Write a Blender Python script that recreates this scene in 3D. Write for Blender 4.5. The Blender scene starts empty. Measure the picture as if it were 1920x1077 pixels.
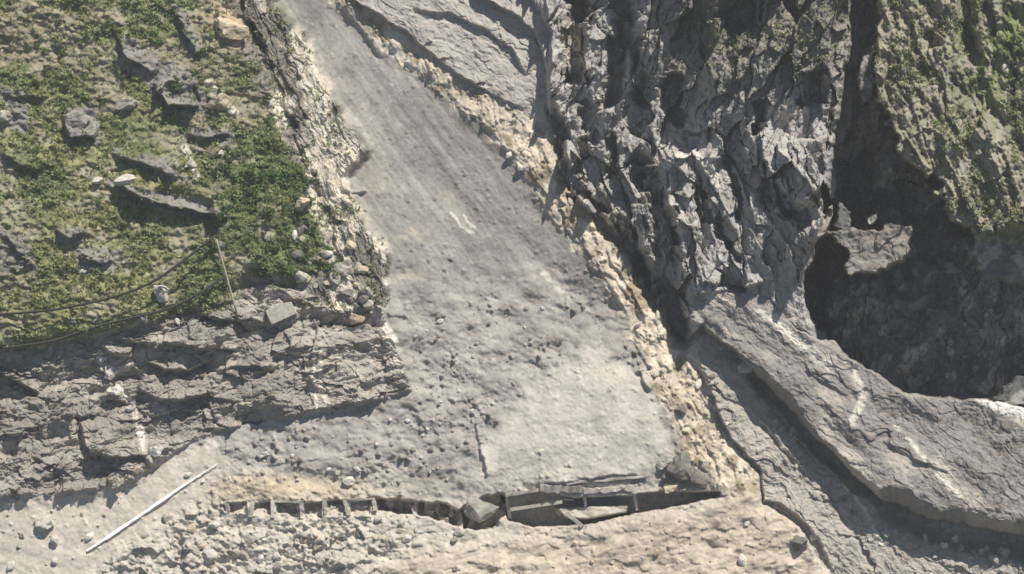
import bpy, math, random, os
import numpy as np
from mathutils import Vector, Matrix, noise as mnoise
SC = bpy.context.scene
COL = SC.collection
R = math.radians

# ------------------------------------------------------------------ camera, sky, sun, exposure
DIST, PITCH = 420.0, R(25)
FX = 192.0 / 2 / DIST                       # tangent of half the horizontal field
CAM = np.array([0.0, -DIST * math.cos(PITCH), 60 + DIST * math.sin(PITCH)])
FWD = np.array([0.0, math.cos(PITCH), -math.sin(PITCH)])
UPV = np.array([0.0, math.sin(PITCH), math.cos(PITCH)])
cd = bpy.data.cameras.new("camera"); cam = bpy.data.objects.new("camera", cd); COL.objects.link(cam)
cam.location = CAM; cam.rotation_euler = (R(90) - PITCH, 0, 0)
cd.angle = 2 * math.atan(FX); cd.sensor_fit = 'HORIZONTAL'
cd.clip_start = 1; cd.clip_end = 5000
SC.camera = cam
SLOPE = R(55)
N0 = np.array([0.0, -math.sin(SLOPE), math.cos(SLOPE)])
TU = np.array([0.0, math.cos(SLOPE), math.sin(SLOPE)])
INC = R(55)
tang = 0.43 * np.array([1.0, 0, 0]) + 0.933 * TU
SUN = math.cos(INC) * N0 + math.sin(INC) * tang / np.linalg.norm(tang)
SUN = SUN / np.linalg.norm(SUN)
ld = bpy.data.lights.new("sun", 'SUN'); ld.energy = 4.6; ld.angle = R(0.53); ld.color = (1.0, 0.948, 0.88)
sun = bpy.data.objects.new("sun", ld); COL.objects.link(sun)
sun.rotation_euler = Vector(SUN).to_track_quat('Z', 'Y').to_euler()
sun.location = (60, -60, 300)
w = bpy.data.worlds.new("World"); SC.world = w; w.use_nodes = True
nt = w.node_tree; bg = nt.nodes["Background"]
sky = nt.nodes.new("ShaderNodeTexSky"); sky.sky_type = 'NISHITA'; sky.sun_disc = False
sky.sun_elevation = math.asin(SUN[2]); sky.sun_rotation = math.atan2(SUN[0], SUN[1])
sky.altitude = 3500; sky.dust_density = 2.0
nt.links.new(sky.outputs[0], bg.inputs[0]); bg.inputs[1].default_value = 0.075
SC.view_settings.view_transform = 'Standard'; SC.view_settings.look = 'None'
SC.view_settings.exposure = 0.27; SC.view_settings.gamma = 1.0
SC.cycles.use_denoising = True
SC.cycles.max_bounces = 6
SC.cycles.pixel_filter_type = 'BLACKMAN_HARRIS'; SC.cycles.filter_width = 1.6

# ------------------------------------------------------------------ numeric helpers
F = np.float32
def hsh(ix, iy, seed):
    h = (ix.astype(np.int64) * 374761393 + iy.astype(np.int64) * 668265263 + seed * 1442695041) & 0xffffffff
    h = ((h ^ (h >> 13)) * 1274126177) & 0xffffffff
    h = ((h ^ (h >> 16)) * 2246822519) & 0xffffffff
    h = h ^ (h >> 15)
    return ((h & 0xffffff) / float(0xffffff)).astype(F)
def vnoise(x, y, seed):
    ix = np.floor(x); iy = np.floor(y); fx = (x - ix).astype(F); fy = (y - iy).astype(F)
    u = fx * fx * fx * (fx * (fx * 6 - 15) + 10); v = fy * fy * fy * (fy * (fy * 6 - 15) + 10)
    a = hsh(ix, iy, seed); b = hsh(ix + 1, iy, seed); c = hsh(ix, iy + 1, seed); d = hsh(ix + 1, iy + 1, seed)
    return ((a + (b - a) * u) * (1 - v) + (c + (d - c) * u) * v) * 2 - 1
def fbm(x, y, seed, octv=4, gain=0.5):
    s = 0; a = 1.0; n = 0
    for k in range(octv):
        c_, s_ = math.cos(0.65 * k + 0.4 * (seed % 7 > 2)), math.sin(0.65 * k + 0.4 * (seed % 7 > 2)); f_ = 1.93 ** k
        s = s + a * vnoise((x * c_ + y * s_) * f_ + 17.3 * k, (y * c_ - x * s_) * f_ - 9.1 * k, seed + k); n += a; a *= gain
    return s / n
def ridged(x, y, seed, octv=3):
    s = 0; a = 1.0; n = 0
    for k in range(octv):
        s = s + a * (1 - 2 * np.abs(vnoise(x * 2 ** k + 3.7 * k, y * 2 ** k + 5.1 * k, seed + k))); n += a; a *= 0.5
    return s / n
def cells(x, y, seed, jit=0.9):
    """nearest and second nearest seed of a jittered grid: F1, F2, cell hash coordinates, offset to the seed"""
    ix = np.floor(x); iy = np.floor(y)
    f1 = np.full(x.shape, 9, F); f2 = np.full(x.shape, 9, F)
    bx = np.zeros(x.shape, F); by = np.zeros(x.shape, F); dx0 = np.zeros(x.shape, F); dy0 = np.zeros(x.shape, F)
    for oy in (-1, 0, 1):
        for ox in (-1, 0, 1):
            cx = ix + ox; cy = iy + oy
            px = cx + 0.5 + jit * (hsh(cx, cy, seed) - 0.5); py = cy + 0.5 + jit * (hsh(cx, cy, seed + 7) - 0.5)
            dx = (x - px).astype(F); dy = (y - py).astype(F); d = np.sqrt(dx * dx + dy * dy)
            m = d < f1
            f2 = np.where(m, f1, np.minimum(f2, d)); f1 = np.where(m, d, f1)
            bx = np.where(m, cx, bx); by = np.where(m, cy, by); dx0 = np.where(m, dx, dx0); dy0 = np.where(m, dy, dy0)
    return f1, f2, bx, by, dx0, dy0
def facet(x, y, seed, tilt=1.0, step=0.5, sl=(0, 0)):
    """fractured rock: each cell a tilted plane with its own level"""
    f1, f2, bx, by, dx, dy = cells(x, y, seed)
    gx = (hsh(bx, by, seed + 21) - 0.5) * 2 * tilt + sl[0]; gy = (hsh(bx, by, seed + 22) - 0.5) * 2 * tilt + sl[1]
    lv = (hsh(bx, by, seed + 23) - 0.5) * 2 * step
    crack = np.clip(1 - (f2 - f1) / 0.07, 0, 1)
    return lv + gx * dx + gy * dy - 0.08 * crack
def rot(x, y, deg, sx=1.0, sy=1.0):
    c, s = math.cos(R(deg)), math.sin(R(deg))
    return ((c * x + s * y) / sx).astype(F), ((-s * x + c * y) / sy).astype(F)
def stones(x, y, size, seed, dens=0.5):
    """embedded stones: rounded angular bumps, 0..1"""
    f1, f2, bx, by, dx, dy = cells(x / size, y / size, seed, 0.8)
    r = 0.12 + 0.3 * hsh(bx, by, seed + 31) ** 2
    on = hsh(bx, by, seed + 32) < dens
    an = np.arctan2(dy, dx) + 6.28 * hsh(bx, by, seed + 33)
    rr = r * (1 + 0.22 * np.cos(3 * an) + 0.12 * np.cos(5 * an + 2))
    t = np.clip(1 - f1 / rr, 0, 1)
    return np.where(on, np.sqrt(np.clip(t, 0, 1)) * r / 0.42, 0).astype(F)
def sst(a, b, v):
    t = np.clip((v - a) / (b - a), 0, 1); return (t * t * (3 - 2 * t)).astype(F)
def mix(a, b, m): return a + (b - a) * m

def poly_sd(X, Y, pts):
    """signed distance to polygon, negative inside"""
    d2 = np.full(X.shape, 1e12, F); ins = np.zeros(X.shape, bool); n = len(pts)
    for i in range(n):
        x0, y0 = pts[i]; x1, y1 = pts[(i + 1) % n]
        ex, ey = x1 - x0, y1 - y0; L = ex * ex + ey * ey + 1e-9
        t = np.clip(((X - x0) * ex + (Y - y0) * ey) / L, 0, 1)
        qx = X - (x0 + t * ex); qy = Y - (y0 + t * ey); d2 = np.minimum(d2, qx * qx + qy * qy)
        if abs(ey) > 1e-9:
            c = ((y0 <= Y) != (y1 <= Y)) & (X < x0 + (Y - y0) * ex / ey); ins ^= c
    d = np.sqrt(d2); return np.where(ins, -d, d).astype(F)
def pmask(X, Y, pts, soft):
    s = poly_sd(X, Y, pts); return sst(soft * 0.5, -soft * 0.5, s)
def line_sd(X, Y, pts):
    """signed distance (negative = up/right side of a path drawn rightwards or downwards), and the run 0..1"""
    best = np.full(X.shape, 1e12, F); sg = np.ones(X.shape, F); run = np.zeros(X.shape, F)
    seg = [math.hypot(pts[i + 1][0] - pts[i][0], pts[i + 1][1] - pts[i][1]) for i in range(len(pts) - 1)]
    tot = sum(seg); acc = 0
    for i in range(len(pts) - 1):
        x0, y0 = pts[i]; x1, y1 = pts[i + 1]; ex, ey = x1 - x0, y1 - y0; L = seg[i] ** 2 + 1e-9
        t = np.clip(((X - x0) * ex + (Y - y0) * ey) / L, 0, 1)
        qx = X - (x0 + t * ex); qy = Y - (y0 + t * ey); d = qx * qx + qy * qy
        m = d < best; best = np.where(m, d, best)
        sg = np.where(m, np.sign(ex * (Y - y0) - ey * (X - x0)), sg); run = np.where(m, (acc + t * seg[i]) / tot, run)
        acc += seg[i]
    return (np.sqrt(best) * sg).astype(F), run.astype(F), tot

# ------------------------------------------------------------------ the grid over the mountainside (units: picture-wide steps of 0.1 m)
STEP = 1.7
def axis(lo, a, b, hi):
    l = np.arange(lo, a, 5.0); m = np.arange(a, b, STEP); h = np.arange(b, hi, 5.0)
    return np.concatenate([l, m, h])
AX = axis(-330, -30, 1950, 2260); AY = axis(-260, -30, 1107, 1330)
GX, GY = np.meshgrid(AX.astype(F), AY.astype(F))
NY, NX = GX.shape
WX = GX + 7 * fbm(GX / 60, GY / 60, 5, 3) + 3.0 * fbm(GX / 13, GY / 13, 6, 2)
WY = GY + 7 * fbm(GX / 60, GY / 60, 15, 3) + 3.0 * fbm(GX / 13, GY / 13, 16, 2)

JM = sst(1020, 1080, GX) * sst(1660, 1620, GX) * sst(640, 560, GY)
JX = JM * (11 * facet(GX / 34, GY / 46, 31, 0.8, 0.8) + 4 * facet(GX / 13, GY / 17, 33, 0.8, 0.8))
JY = JM * (14 * facet(GX / 38, GY / 50, 35, 0.8, 0.8))
# region outlines on the slope
P_GRASS = [(-400, -300), (330, -300), (430, -40), (470, 60), (520, 150), (545, 250), (590, 340), (620, 430), (640, 500), (560, 540), (470, 520), (445, 545), (430, 575), (330, 595), (240, 625), (120, 645), (0, 660), (-400, 680)]
P_PALE = [(330, -300), (480, -300), (520, 0), (570, 60), (620, 170), (665, 230), (690, 280), (655, 330), (680, 400), (725, 470), (722, 540), (715, 570), (640, 600), (560, 560), (620, 480), (560, 330), (500, 200), (440, 60), (400, -40)]
P_ROCKL = [(-400, 670), (0, 655), (130, 640), (240, 620), (330, 590), (430, 568), (470, 530), (560, 540), (640, 585), (712, 572), (745, 640), (770, 735), (640, 770), (520, 785), (400, 805), (345, 835), (290, 875), (240, 905), (120, 925), (0, 935), (-400, 960)]
P_CREAM = [(560, -300), (660, 0), (745, 60), (845, 135), (900, 175), (985, 212), (1035, 262), (1060, 345), (1105, 405), (1150, 460), (1205, 545), (1245, 600), (1290, 665), (1335, 745), (1370, 830), (1425, 885), (1430, 945), (1495, 985), (1530, 1040), (1560, 1077), (1700, 1340),
           (700, 1340), (640, 1110), (700, 1065), (820, 1035), (1000, 1005), (1180, 975), (1350, 935), (1330, 890), (1270, 850), (1262, 790), (1215, 700), (1170, 590), (1110, 500), (1050, 430), (985, 325), (900, 235), (790, 150), (700, 70), (620, 0), (500, -300)]
P_TOP = [(540, -300), (655, 0), (700, 25), (745, 50), (800, 95), (845, 132), (900, 168), (985, 210), (1030, 240), (1032, 190), (1030, 120), (1030, 60), (990, -10), (960, -300)]
P_CLIFF = [(960, -300), (990, -10), (1030, 60), (1032, 240), (1048, 300), (1066, 355), (1112, 405), (1170, 470), (1215, 540), (1250, 595), (1290, 640), (1330, 600), (1310, 560), (1360, 550), (1430, 560), (1500, 620), (1535, 640), (1520, 560), (1540, 430), (1560, 300), (1590, 100), (1620, -300)]
P_GORGE = [(1612, -300), (1602, 60), (1592, 200), (1562, 330), (1545, 430), (1515, 530), (1525, 610), (1600, 680), (1690, 735), (1800, 752), (1930, 775), (2300, 830), (2300, -300)]
P_SLAB = [(1290, 560), (1330, 545), (1430, 555), (1500, 620), (1545, 645), (1610, 680), (1650, 705), (1700, 740), (1790, 750), (1850, 750), (1925, 768), (2300, 840), (2300, 1080), (1920, 1012), (1800, 985), (1720, 965), (1640, 930), (1560, 850), (1480, 770), (1425, 710), (1380, 665), (1330, 625)]
P_LOWER = [(1290, 640), (1330, 622), (1380, 662), (1425, 708), (1480, 768), (1560, 850), (1640, 930), (1720, 965), (1920, 1012), (2300, 1080), (2300, 1340), (1700, 1340), (1560, 1077), (1530, 1040), (1495, 985), (1430, 945), (1425, 885), (1370, 830), (1335, 745)]
P_TURF = [(1650, -300), (1640, 60), (1660, 230), (1700, 330), (1760, 350), (1770, 420), (1830, 440), (2300, 520), (2300, -300)]
P_CONE = [(1105, 645), (1020, 705), (950, 775), (905, 850), (890, 900), (905, 925), (1010, 908), (1220, 888), (1262, 850), (1250, 780), (1200, 700)]

RAG = 26 * fbm(GX / 34, GY / 34, 25, 4); RAG2 = 9 * fbm(GX / 16, GY / 16, 27, 3)
def rmask(pts, soft, rag): return sst(soft * 0.5, -soft * 0.5, poly_sd(WX, WY, pts) + rag)
m_grass = rmask(P_GRASS, 10, RAG * 1.5)
m_pale = rmask(P_PALE, 20, RAG * 0.6)
m_rockl = pmask(WX, WY, P_ROCKL, 6)
m_cream = rmask(P_CREAM, 10, RAG2 * 0.8)
m_top = pmask(WX, WY, P_TOP, 6)
m_cliff = pmask(WX, WY, P_CLIFF, 8)
RAGV = 34 * fbm(GX / 22, GY / 60, 28, 4)
m_gorge = rmask(P_GORGE, 5, RAGV * sst(690, 560, GY))
m_slab = pmask(WX, WY, P_SLAB, 6)
m_lower = pmask(WX, WY, P_LOWER, 6)
m_turf = rmask(P_TURF, 10, RAG2 * 1.2 + RAG * 1.3)

# ------------------------------------------------------------------ broad relief, metres out of the base slope
H = 0.9 * np.clip((GY - 560) / 100, 0, 8) + 0.6 * fbm(GX / 160, GY / 160, 40, 3)
H = H - 1.6 * np.exp(-((GX - (620 + 0.62 * GY)) / 150) ** 2) * sst(760, 500, GY)      # the flow lane of the slide
H = H + 2.2 * sst(70, -80, poly_sd(WX, WY, P_CONE))                                     # the debris cone
hl = 4.5 + 0.010 * np.clip(500 - GX, -200, 900) + 2.2 * fbm(GX / 150, GY / 150, 50, 3)
H = mix(H, hl, pmask(WX, WY, P_GRASS, 60))
H = mix(H, 2.0 + hl * 0.35, pmask(WX, WY, P_PALE, 26) * (1 - m_grass))
H = mix(H, 0.9 * np.clip((GY - 560) / 100, 0, 8) + 0.45 + 2.3 * sst(790, 590, GY) + 1.6 * fbm(GX / 90, GY / 60, 52, 3), pmask(WX, WY, P_ROCKL, 7))
H = mix(H, H + 0.8 + 0.8 * fbm(GX / 50, GY / 50, 55, 3), pmask(WX, WY, P_CREAM, 40))
H = mix(H, 0.45 + 0.002 * (GX - 660) + 0.9 * fbm(GX / 90, GY / 90, 60, 3), pmask(WX, WY, P_TOP, 5))
hk = 2.2 + 0.034 * np.clip(GX - 1000 - 0.42 * np.clip(GY, 0, 700), 0, 500) + 2.0 * fbm(GX / 110, GY / 170, 63, 3)
hk = mix(hk, 6.6 + 0.9 * fbm(GX / 60, GY / 60, 64, 3), sst(430, 590, GY) * sst(1270, 1330, GX))
H = mix(H, hk, m_cliff)
hd = -13 + 11.0 * sst(420, 180, GY) + 0.02 * (GX - 1550) + 3 * fbm(GX / 120, GY / 120, 66, 4)
H = mix(H, hd, m_gorge)
H = mix(H, 13 + 2.5 * fbm(GX / 120, GY / 120, 68, 3) + 0.016 * (GY - 150), rmask(P_TURF, 12, RAG2 * 1.2 + RAG * 1.3))
sd_slab = poly_sd(WX, WY, P_SLAB)
hs = 6.8 + 0.6 * fbm(GX / 130, GY / 80, 70, 3) + 0.004 * (GX - 1300)
lx = line_sd(WX, WY, [(1290, 600), (1330, 622), (1380, 662), (1425, 708), (1480, 768), (1560, 850), (1640, 930), (1720, 962), (1800, 985), (1960, 1020), (2300, 1090)])[0]
hs = hs + 1.5 - 3.0 * np.exp(-np.clip(-lx, 0, None) / 95) - 0.6 * np.exp(-np.clip(-lx, 0, None) / 34) + 1.2 * fbm(*rot(GX, GY, 38, 150, 60), 71, 3)
H = mix(H, hs, pmask(WX, WY, P_SLAB, 6))
H = mix(H, 2.3 + 0.9 * np.clip((GY - 760) / 100, 0, 8) * 0.25 + 0.8 * fbm(GX / 80, GY / 60, 72, 3), pmask(WX, WY, P_LOWER, 6))

def window(pts, pad):
    xs = [p[0] for p in pts]; ys = [p[1] for p in pts]
    i0 = int(np.searchsorted(AY, min(ys) - pad)); i1 = int(np.searchsorted(AY, max(ys) + pad))
    j0 = int(np.searchsorted(AX, min(xs) - pad)); j1 = int(np.searchsorted(AX, max(xs) + pad))
    return slice(i0, i1), slice(j0, j1)
def scarp(pts, h, up=70, low=18, dip=0.25, taper=0.12, crest=3.0):
    """a ledge: the side above/right of the path stands h metres proud and drops at the path"""
    W = window(pts, max(up, low) * 2.2 + 10)
    x, y = WX[W] + 0.6 * JX[W], WY[W] + 0.6 * JY[W]
    s, run, tot = line_sd(x, y, pts)
    hh = np.where(s < 0, np.exp(-(np.abs(s) / up) ** 1.4), -dip * np.exp(-np.abs(s) / low))
    blend = sst(crest, -crest, s)
    prof = np.exp(-(np.clip(-s, 0, None) / up) ** 1.4) * blend - dip * np.exp(-np.clip(s, 0, None) / low) * (1 - blend)
    tp = np.clip(np.minimum(run, 1 - run) / taper, 0, 1)
    end = np.minimum(np.hypot(x - pts[0][0], y - pts[0][1]), np.hypot(x - pts[-1][0], y - pts[-1][1]))
    H[W] += h * prof * (tp ** 0.7)
def gully(pts, depth, wid, taper=0.08, power=1.6):
    W = window(pts, wid * 2.5 + 10)
    s, run, tot = line_sd(WX[W] + JX[W], WY[W] + JY[W], pts)
    tp = np.clip(np.minimum(run, 1 - run) / taper, 0, 1) ** 0.6
    H[W] -= depth * np.exp(-(np.abs(s) / (wid * (0.35 + 0.65 * tp) + 1)) ** (2 * power)) * tp
def block(pts, h, soft=5, slope=(0, 0)):
    W = window(pts, 40)
    cx = sum(p[0] for p in pts) / len(pts); cy = sum(p[1] for p in pts) / len(pts)
    m = pmask(WX[W], WY[W], pts, soft)
    H[W] += m * (h + slope[0] * (GX[W] - cx) + slope[1] * (GY[W] - cy))
ABSB = []
def block_abs(pts, h, soft=5, slope=(0, 0)):
    ABSB.append((pts, h, soft, slope))
def crisp_block(pts, h, soft=2.5, slope=(0, 0)):
    W = window(pts, 40)
    cx = sum(p[0] for p in pts) / len(pts); cy = sum(p[1] for p in pts) / len(pts)
    m = pmask(GX[W], GY[W], pts, soft)
    H[W] += m * (h + slope[0] * (GX[W] - cx) + slope[1] * (GY[W] - cy))

# --- top slabs and the cracks between them
scarp([(640, -10), (700, 25), (745, 50), (800, 95), (845, 132)], 0.55, 50, 10)
scarp([(845, 132), (880, 158), (930, 182), (990, 212)], 0.45, 40, 10)
scarp([(870, -20), (960, 22), (1000, 55), (1022, 110), (1030, 190)], 2.4, 50, 20)
scarp([(770, 20), (850, 30), (900, 55), (960, 90), (985, 140)], 1.2, 40, 14)
gully([(780, -10), (775, 30)], 0.8, 5)
# --- the long chasm right of the cream bank
gully([(1036, 190), (1056, 280), (1074, 350), (1120, 400), (1178, 468), (1222, 538)], 6.0, 13)
gully([(1190, 470), (1225, 540), (1265, 590), (1290, 650)], 6.5, 22)
gully([(1180, 300), (1225, 350), (1243, 420), (1250, 500), (1262, 575), (1288, 640)], 7.0, 18)
gully([(1085, -20), (1080, 60), (1075, 110), (1085, 170)], 8.8, 18)
gully([(1175, -20), (1160, 90), (1150, 180), (1145, 220)], 7.1, 15)
gully([(1195, 60), (1200, 140), (1215, 200)], 5.4, 14)
gully([(1150, 250), (1150, 300), (1148, 330)], 4.3, 9)
gully([(1100, 190), (1110, 240), (1105, 260)], 3.9, 12)
gully([(1268, 140), (1262, 190), (1275, 240)], 5.1, 14)
gully([(1310, 350), (1320, 400), (1340, 440), (1385, 470)], 3.5, 6)
gully([(1340, 400), (1360, 450), (1400, 490)], 2.6, 6)
gully([(1258, 370), (1262, 440), (1280, 540)], 3.9, 9)
gully([(1425, 190), (1422, 225), (1435, 255)], 5.4, 10)
gully([(1440, 330), (1448, 380), (1480, 420)], 4.6, 12)
gully([(1470, 390), (1520, 400), (1545, 380)], 7.1, 20)
gully([(1345, 40), (1370, 25), (1420, 20)], 5.4, 20)
gully([(1520, 120), (1530, 170), (1500, 200)], 5.4, 18)
gully([(1370, 290), (1372, 350), (1385, 400)], 3.5, 7)
gully([(1440, 290), (1432, 340)], 3.5, 6)
gully([(1530, 450), (1530, 560), (1545, 640)], 8.0, 16)
gully([(1350, 535), (1390, 545), (1410, 540)], 4.3, 12)
scarp([(1300, 520), (1350, 540), (1410, 545), (1440, 525)], 2.0, 40, 12)
scarp([(1190, 395), (1215, 430), (1240, 450)], 2.0, 30, 10)
scarp([(1120, 330), (1150, 390), (1190, 430)], 2.0, 30, 10)
scarp([(1460, 385), (1500, 395), (1545, 350)], 2.5, 40, 12)
scarp([(1330, 300), (1390, 305), (1450, 290)], 1.2, 30, 10)
scarp([(1255, 250), (1300, 255), (1330, 240)], 2.0, 40, 12)
block([(1225, 300), (1262, 282), (1300, 296), (1345, 280), (1325, 330), (1240, 345)], 1.6, 30, (0, -0.02))
block([(1170, 40), (1210, 30), (1200, 160), (1165, 190)], 3.0, 8, (0.05, 0))
block([(1460, 270), (1545, 260), (1552, 345), (1500, 385), (1455, 340)], 3.5, 6, (0.02, -0.02))
block([(1445, 335), (1475, 330), (1482, 365), (1450, 388)], 2.4, 4)
block([(1320, 210), (1385, 175), (1440, 190), (1480, 150), (1470, 290), (1380, 300)], 1.6, 34, (0.0, -0.02))
# --- right gorge wall: ribs, the overhanging block, the lit plate
gully([(1605, -20), (1600, 100), (1592, 220), (1600, 340), (1610, 420)], 7.0, 30)
gully([(1810, -20), (1815, 60), (1830, 125)], 4.5, 13)
gully([(1825, 150), (1850, 200), (1925, 300)], 2.6, 16)
gully([(1740, 60), (1755, 90)], 3.5, 12)
block([(1635, 255), (1700, 250), (1762, 345), (1765, 352), (1690, 360), (1650, 320)], 2.0, 5)
block_abs([(1562, 440), (1600, 428), (1715, 425), (1700, 490), (1640, 515), (1585, 515), (1582, 470)], 9.5, 6, (0.0, -0.02))
block_abs([(1820, 460), (1860, 436), (1960, 430), (2300, 450), (2300, 560), (1960, 540), (1870, 530), (1835, 500)], 6.5, 10, (0, -0.03))
block_abs([(1690, 560), (1738, 548), (1735, 572), (1700, 585)], 1.0, 8)
block_abs([(1612, 100), (1645, 90), (1636, 190), (1612, 200)], 8, 6)
block_abs([(1575, 380), (1600, 400), (1590, 430), (1566, 425)], 6, 5)
block_abs([(1620, 408), (1645, 402), (1642, 428), (1622, 432)], 9.5, 4)
block_abs([(1850, 752), (1890, 722), (1930, 695), (2010, 680), (2050, 760), (1930, 764)], 3.0, 6)
# --- long slab and the rocks under it
scarp([(1290, 590), (1330, 622), (1380, 662), (1425, 708), (1480, 768), (1560, 850), (1640, 930), (1720, 962), (1800, 985), (1960, 1020)], 1.7, 60, 22, 1.0)
gully([(1400, 690), (1470, 765), (1510, 815), (1580, 885), (1650, 950)], 3.6, 14)
gully([(1640, 935), (1720, 975), (1800, 1000), (1960, 1030)], 4.0, 26)
scarp([(1655, 830), (1700, 858), (1780, 890)], 0.5, 50, 10)
scarp([(1500, 680), (1530, 710), (1590, 750)], 0.4, 30, 8)
scarp([(1290, 660), (1335, 745), (1370, 822), (1425, 872), (1433, 940), (1465, 945), (1500, 975), (1530, 1005), (1570, 1080)], 1.6, 40, 10)
scarp([(1440, 750), (1480, 800), (1530, 860), (1590, 925), (1650, 965)], 1.3, 26, 10)
scarp([(1420, 780), (1470, 840), (1520, 900)], 0.9, 20, 8)
scarp([(1530, 820), (1575, 880), (1620, 940), (1660, 960)], 0.9, 16, 8)
scarp([(1520, 880), (1560, 950), (1600, 1010), (1640, 1077)], -0.5, 40, 14)
# --- left grassy flank
scarp([(215, 285), (270, 310), (335, 335)], 2.4, 40, 14)
scarp([(215, 345), (260, 372), (320, 385), (370, 398), (425, 412)], 3.4, 50, 30, 0.5)
gully([(290, 360), (350, 375), (400, 395)], 2.2, 15)
scarp([(285, 155), (315, 200), (370, 205)], 3.2, 40, 25, 0.5)
gully([(300, 165), (330, 185), (375, 180)], 2.0, 16)
scarp([(115, 215), (130, 255), (180, 260)], 2.2, 30, 14)
scarp([(105, 430), (125, 450), (160, 435)], 2.0, 30, 14)
scarp([(150, 480), (190, 500), (215, 490)], 1.6, 30, 14)
scarp([(0, 290), (40, 310), (85, 320)], 1.4, 30, 14)
scarp([(220, 60), (240, 110), (290, 140)], 2.0, 40, 14)
scarp([(330, 20), (350, 70), (370, 110)], 2.0, 30, 12)
scarp([(0, 170), (40, 185), (90, 180)], 1.2, 30, 14)
scarp([(345, 255), (390, 262), (430, 250)], 1.4, 30, 12)
scarp([(0, 440), (30, 470), (70, 500)], 1.2, 30, 12)
# --- rocky outcrop, left
scarp([(370, 588), (410, 600), (445, 603), (475, 622)], 2.5, 40, 14)
scarp([(285, 655), (310, 640), (370, 655), (445, 655)], 2.6, 40, 16)
scarp([(270, 672), (310, 692), (350, 695), (400, 675)], 2.2, 24, 16, 0.6)
scarp([(255, 725), (290, 748), (345, 748), (395, 735)], 2.3, 40, 16, 0.5)
scarp([(120, 775), (150, 787), (190, 776)], 1.7, 30, 12)
scarp([(165, 845), (215, 858), (282, 850)], 2.3, 40, 14)
scarp([(148, 790), (152, 820), (172, 862)], 2.0, 30, 10)
scarp([(410, 700), (450, 688), (515, 692)], 1.4, 24, 12)
scarp([(345, 803), (430, 800), (500, 784), (580, 772), (680, 752), (770, 733)], 0.6, 24, 14, 0.2, 0.06)
scarp([(540, 648), (560, 656), (585, 650)], 0.9, 20, 10)
scarp([(578, 700), (590, 722), (625, 738)], 0.9, 16, 8)
scarp([(600, 680), (640, 682), (700, 678)], -1.1, 30, 26)
scarp([(0, 700), (40, 716), (75, 735)], 2.3, 30, 20, 0.6)
scarp([(190, 650), (215, 668), (250, 672)], 1.7, 20, 12)
scarp([(215, 632), (250, 645), (295, 640)], 1.9, 16, 14)
scarp([(0, 812), (60, 800), (140, 790)], 0.5, 20, 10)
scarp([(60, 860), (110, 880), (140, 900)], 0.8, 20, 10)
scarp([(560, 560), (600, 580), (640, 600)], 0.8, 20, 10)
# --- cuts and steps on the slide
scarp([(500, 873), (560, 866), (640, 857), (690, 850)], 0.35, 10, 8)
scarp([(640, 352), (660, 362), (690, 362)], 0.9, 14, 8)
gully([(790, 290), (830, 340), (875, 395), (920, 440)], 0.7, 30, 0.45, 1.0)
gully([(940, 420), (1000, 480), (1080, 560), (1150, 640)], 0.6, 22, 0.3, 1.0)
scarp([(1188, 704), (1200, 700), (1203, 722), (1224, 736)], 1.0, 14, 6)
scarp([(640, 20), (680, 60), (720, 110)], 0.5, 20, 12)
scarp([(705, 575), (730, 590), (765, 592)], 0.5, 26, 8)
scarp([(895, 790), (905, 850), (912, 900)], 0.8, 12, 10)
scarp([(1215, 620), (1180, 560), (1120, 500)][::-1], 0.4, 30, 8)

# ------------------------------------------------------------------ fine relief by ground kind
def rocky(x, y, deg, sx, sy, seed, a1, a2, a3, wq=20):
    u, v = rot(x, y, deg); wu = u + wq * fbm(x / 45, y / 45, seed + 90, 3); wv = v + wq * fbm(x / 45, y / 45, seed + 91, 3)
    return a1 * facet(wu / sx, wv / sy, seed, 1.0, 0.5) + a2 * facet(wu / sx * 2.7, wv / sy * 2.7, seed + 40, 1.0, 0.5) + a3 * facet(wu / sx * 6, wv / sy * 6, seed + 80, 1.0, 0.5)
ang_hi = rocky(GX, GY, 18, 58, 150, 301, 5.4, 2.0, 0.5, 13) + 0.15 * ridged(*rot(GX, GY, 16, 40, 190), 333, 4)
ang_lo = rocky(GX, GY, -16, 56, 145, 321, 5.2, 2.0, 0.5, 13) + 0.15 * ridged(*rot(GX, GY, -16, 40, 190), 353, 4)
rock_a = mix(ang_hi, ang_lo, sst(200, 330, GY + 40 * fbm(GX / 80, GY / 80, 355, 2)))       # cliff, steep ribs leaning right
rock_a += 0.022 * np.clip(225 - GY, 0, 400) * sst(1170, 1230, GX) * sst(1640, 1560, GX) + 0.010 * np.clip(GY - 225, 0, 240) * sst(1180, 1260, GX) + 0.5 * fbm(GX / 9, GY / 12, 334, 2)
rock_a = rock_a * (1 - 0.6 * sst(440, 600, GY))
rock_b = rocky(GX, GY, -10, 60, 34, 401, 0.8, 0.4, 0.2) + 1.9 * fbm(*rot(GX, GY, -12, 95, 42), 411, 4) + 0.5 * ridged(*rot(GX, GY, -12, 90, 26), 415, 3)       # outcrop, flat beds
rock_c = rocky(GX, GY, 38, 120, 46, 501, 0.55, 0.32, 0.15)     # slabs parallel to the chasm
rock_p = rocky(GX, GY, -20, 18, 60, 601, 0.8, 0.4, 0.22)       # pale shattered edge
rock_g = (1.0 + 0.35 * sst(420, 250, GY)) * (3.4 * fbm(GX / 50, GY / 80, 701, 5) + 1.4 * ridged(*rot(GX, GY, 10, 36, 90), 704, 4) + rocky(GX, GY, 12, 44, 90, 706, 1.8, 1.0, 0.4))          # gorge wall
fine = fbm(GX / 9, GY / 9, 800, 3)
gr = 0.55 * fbm(GX / 32, GY / 20, 811, 3) + 0.5 * fbm(GX / 11, GY / 8, 815, 2)
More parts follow.
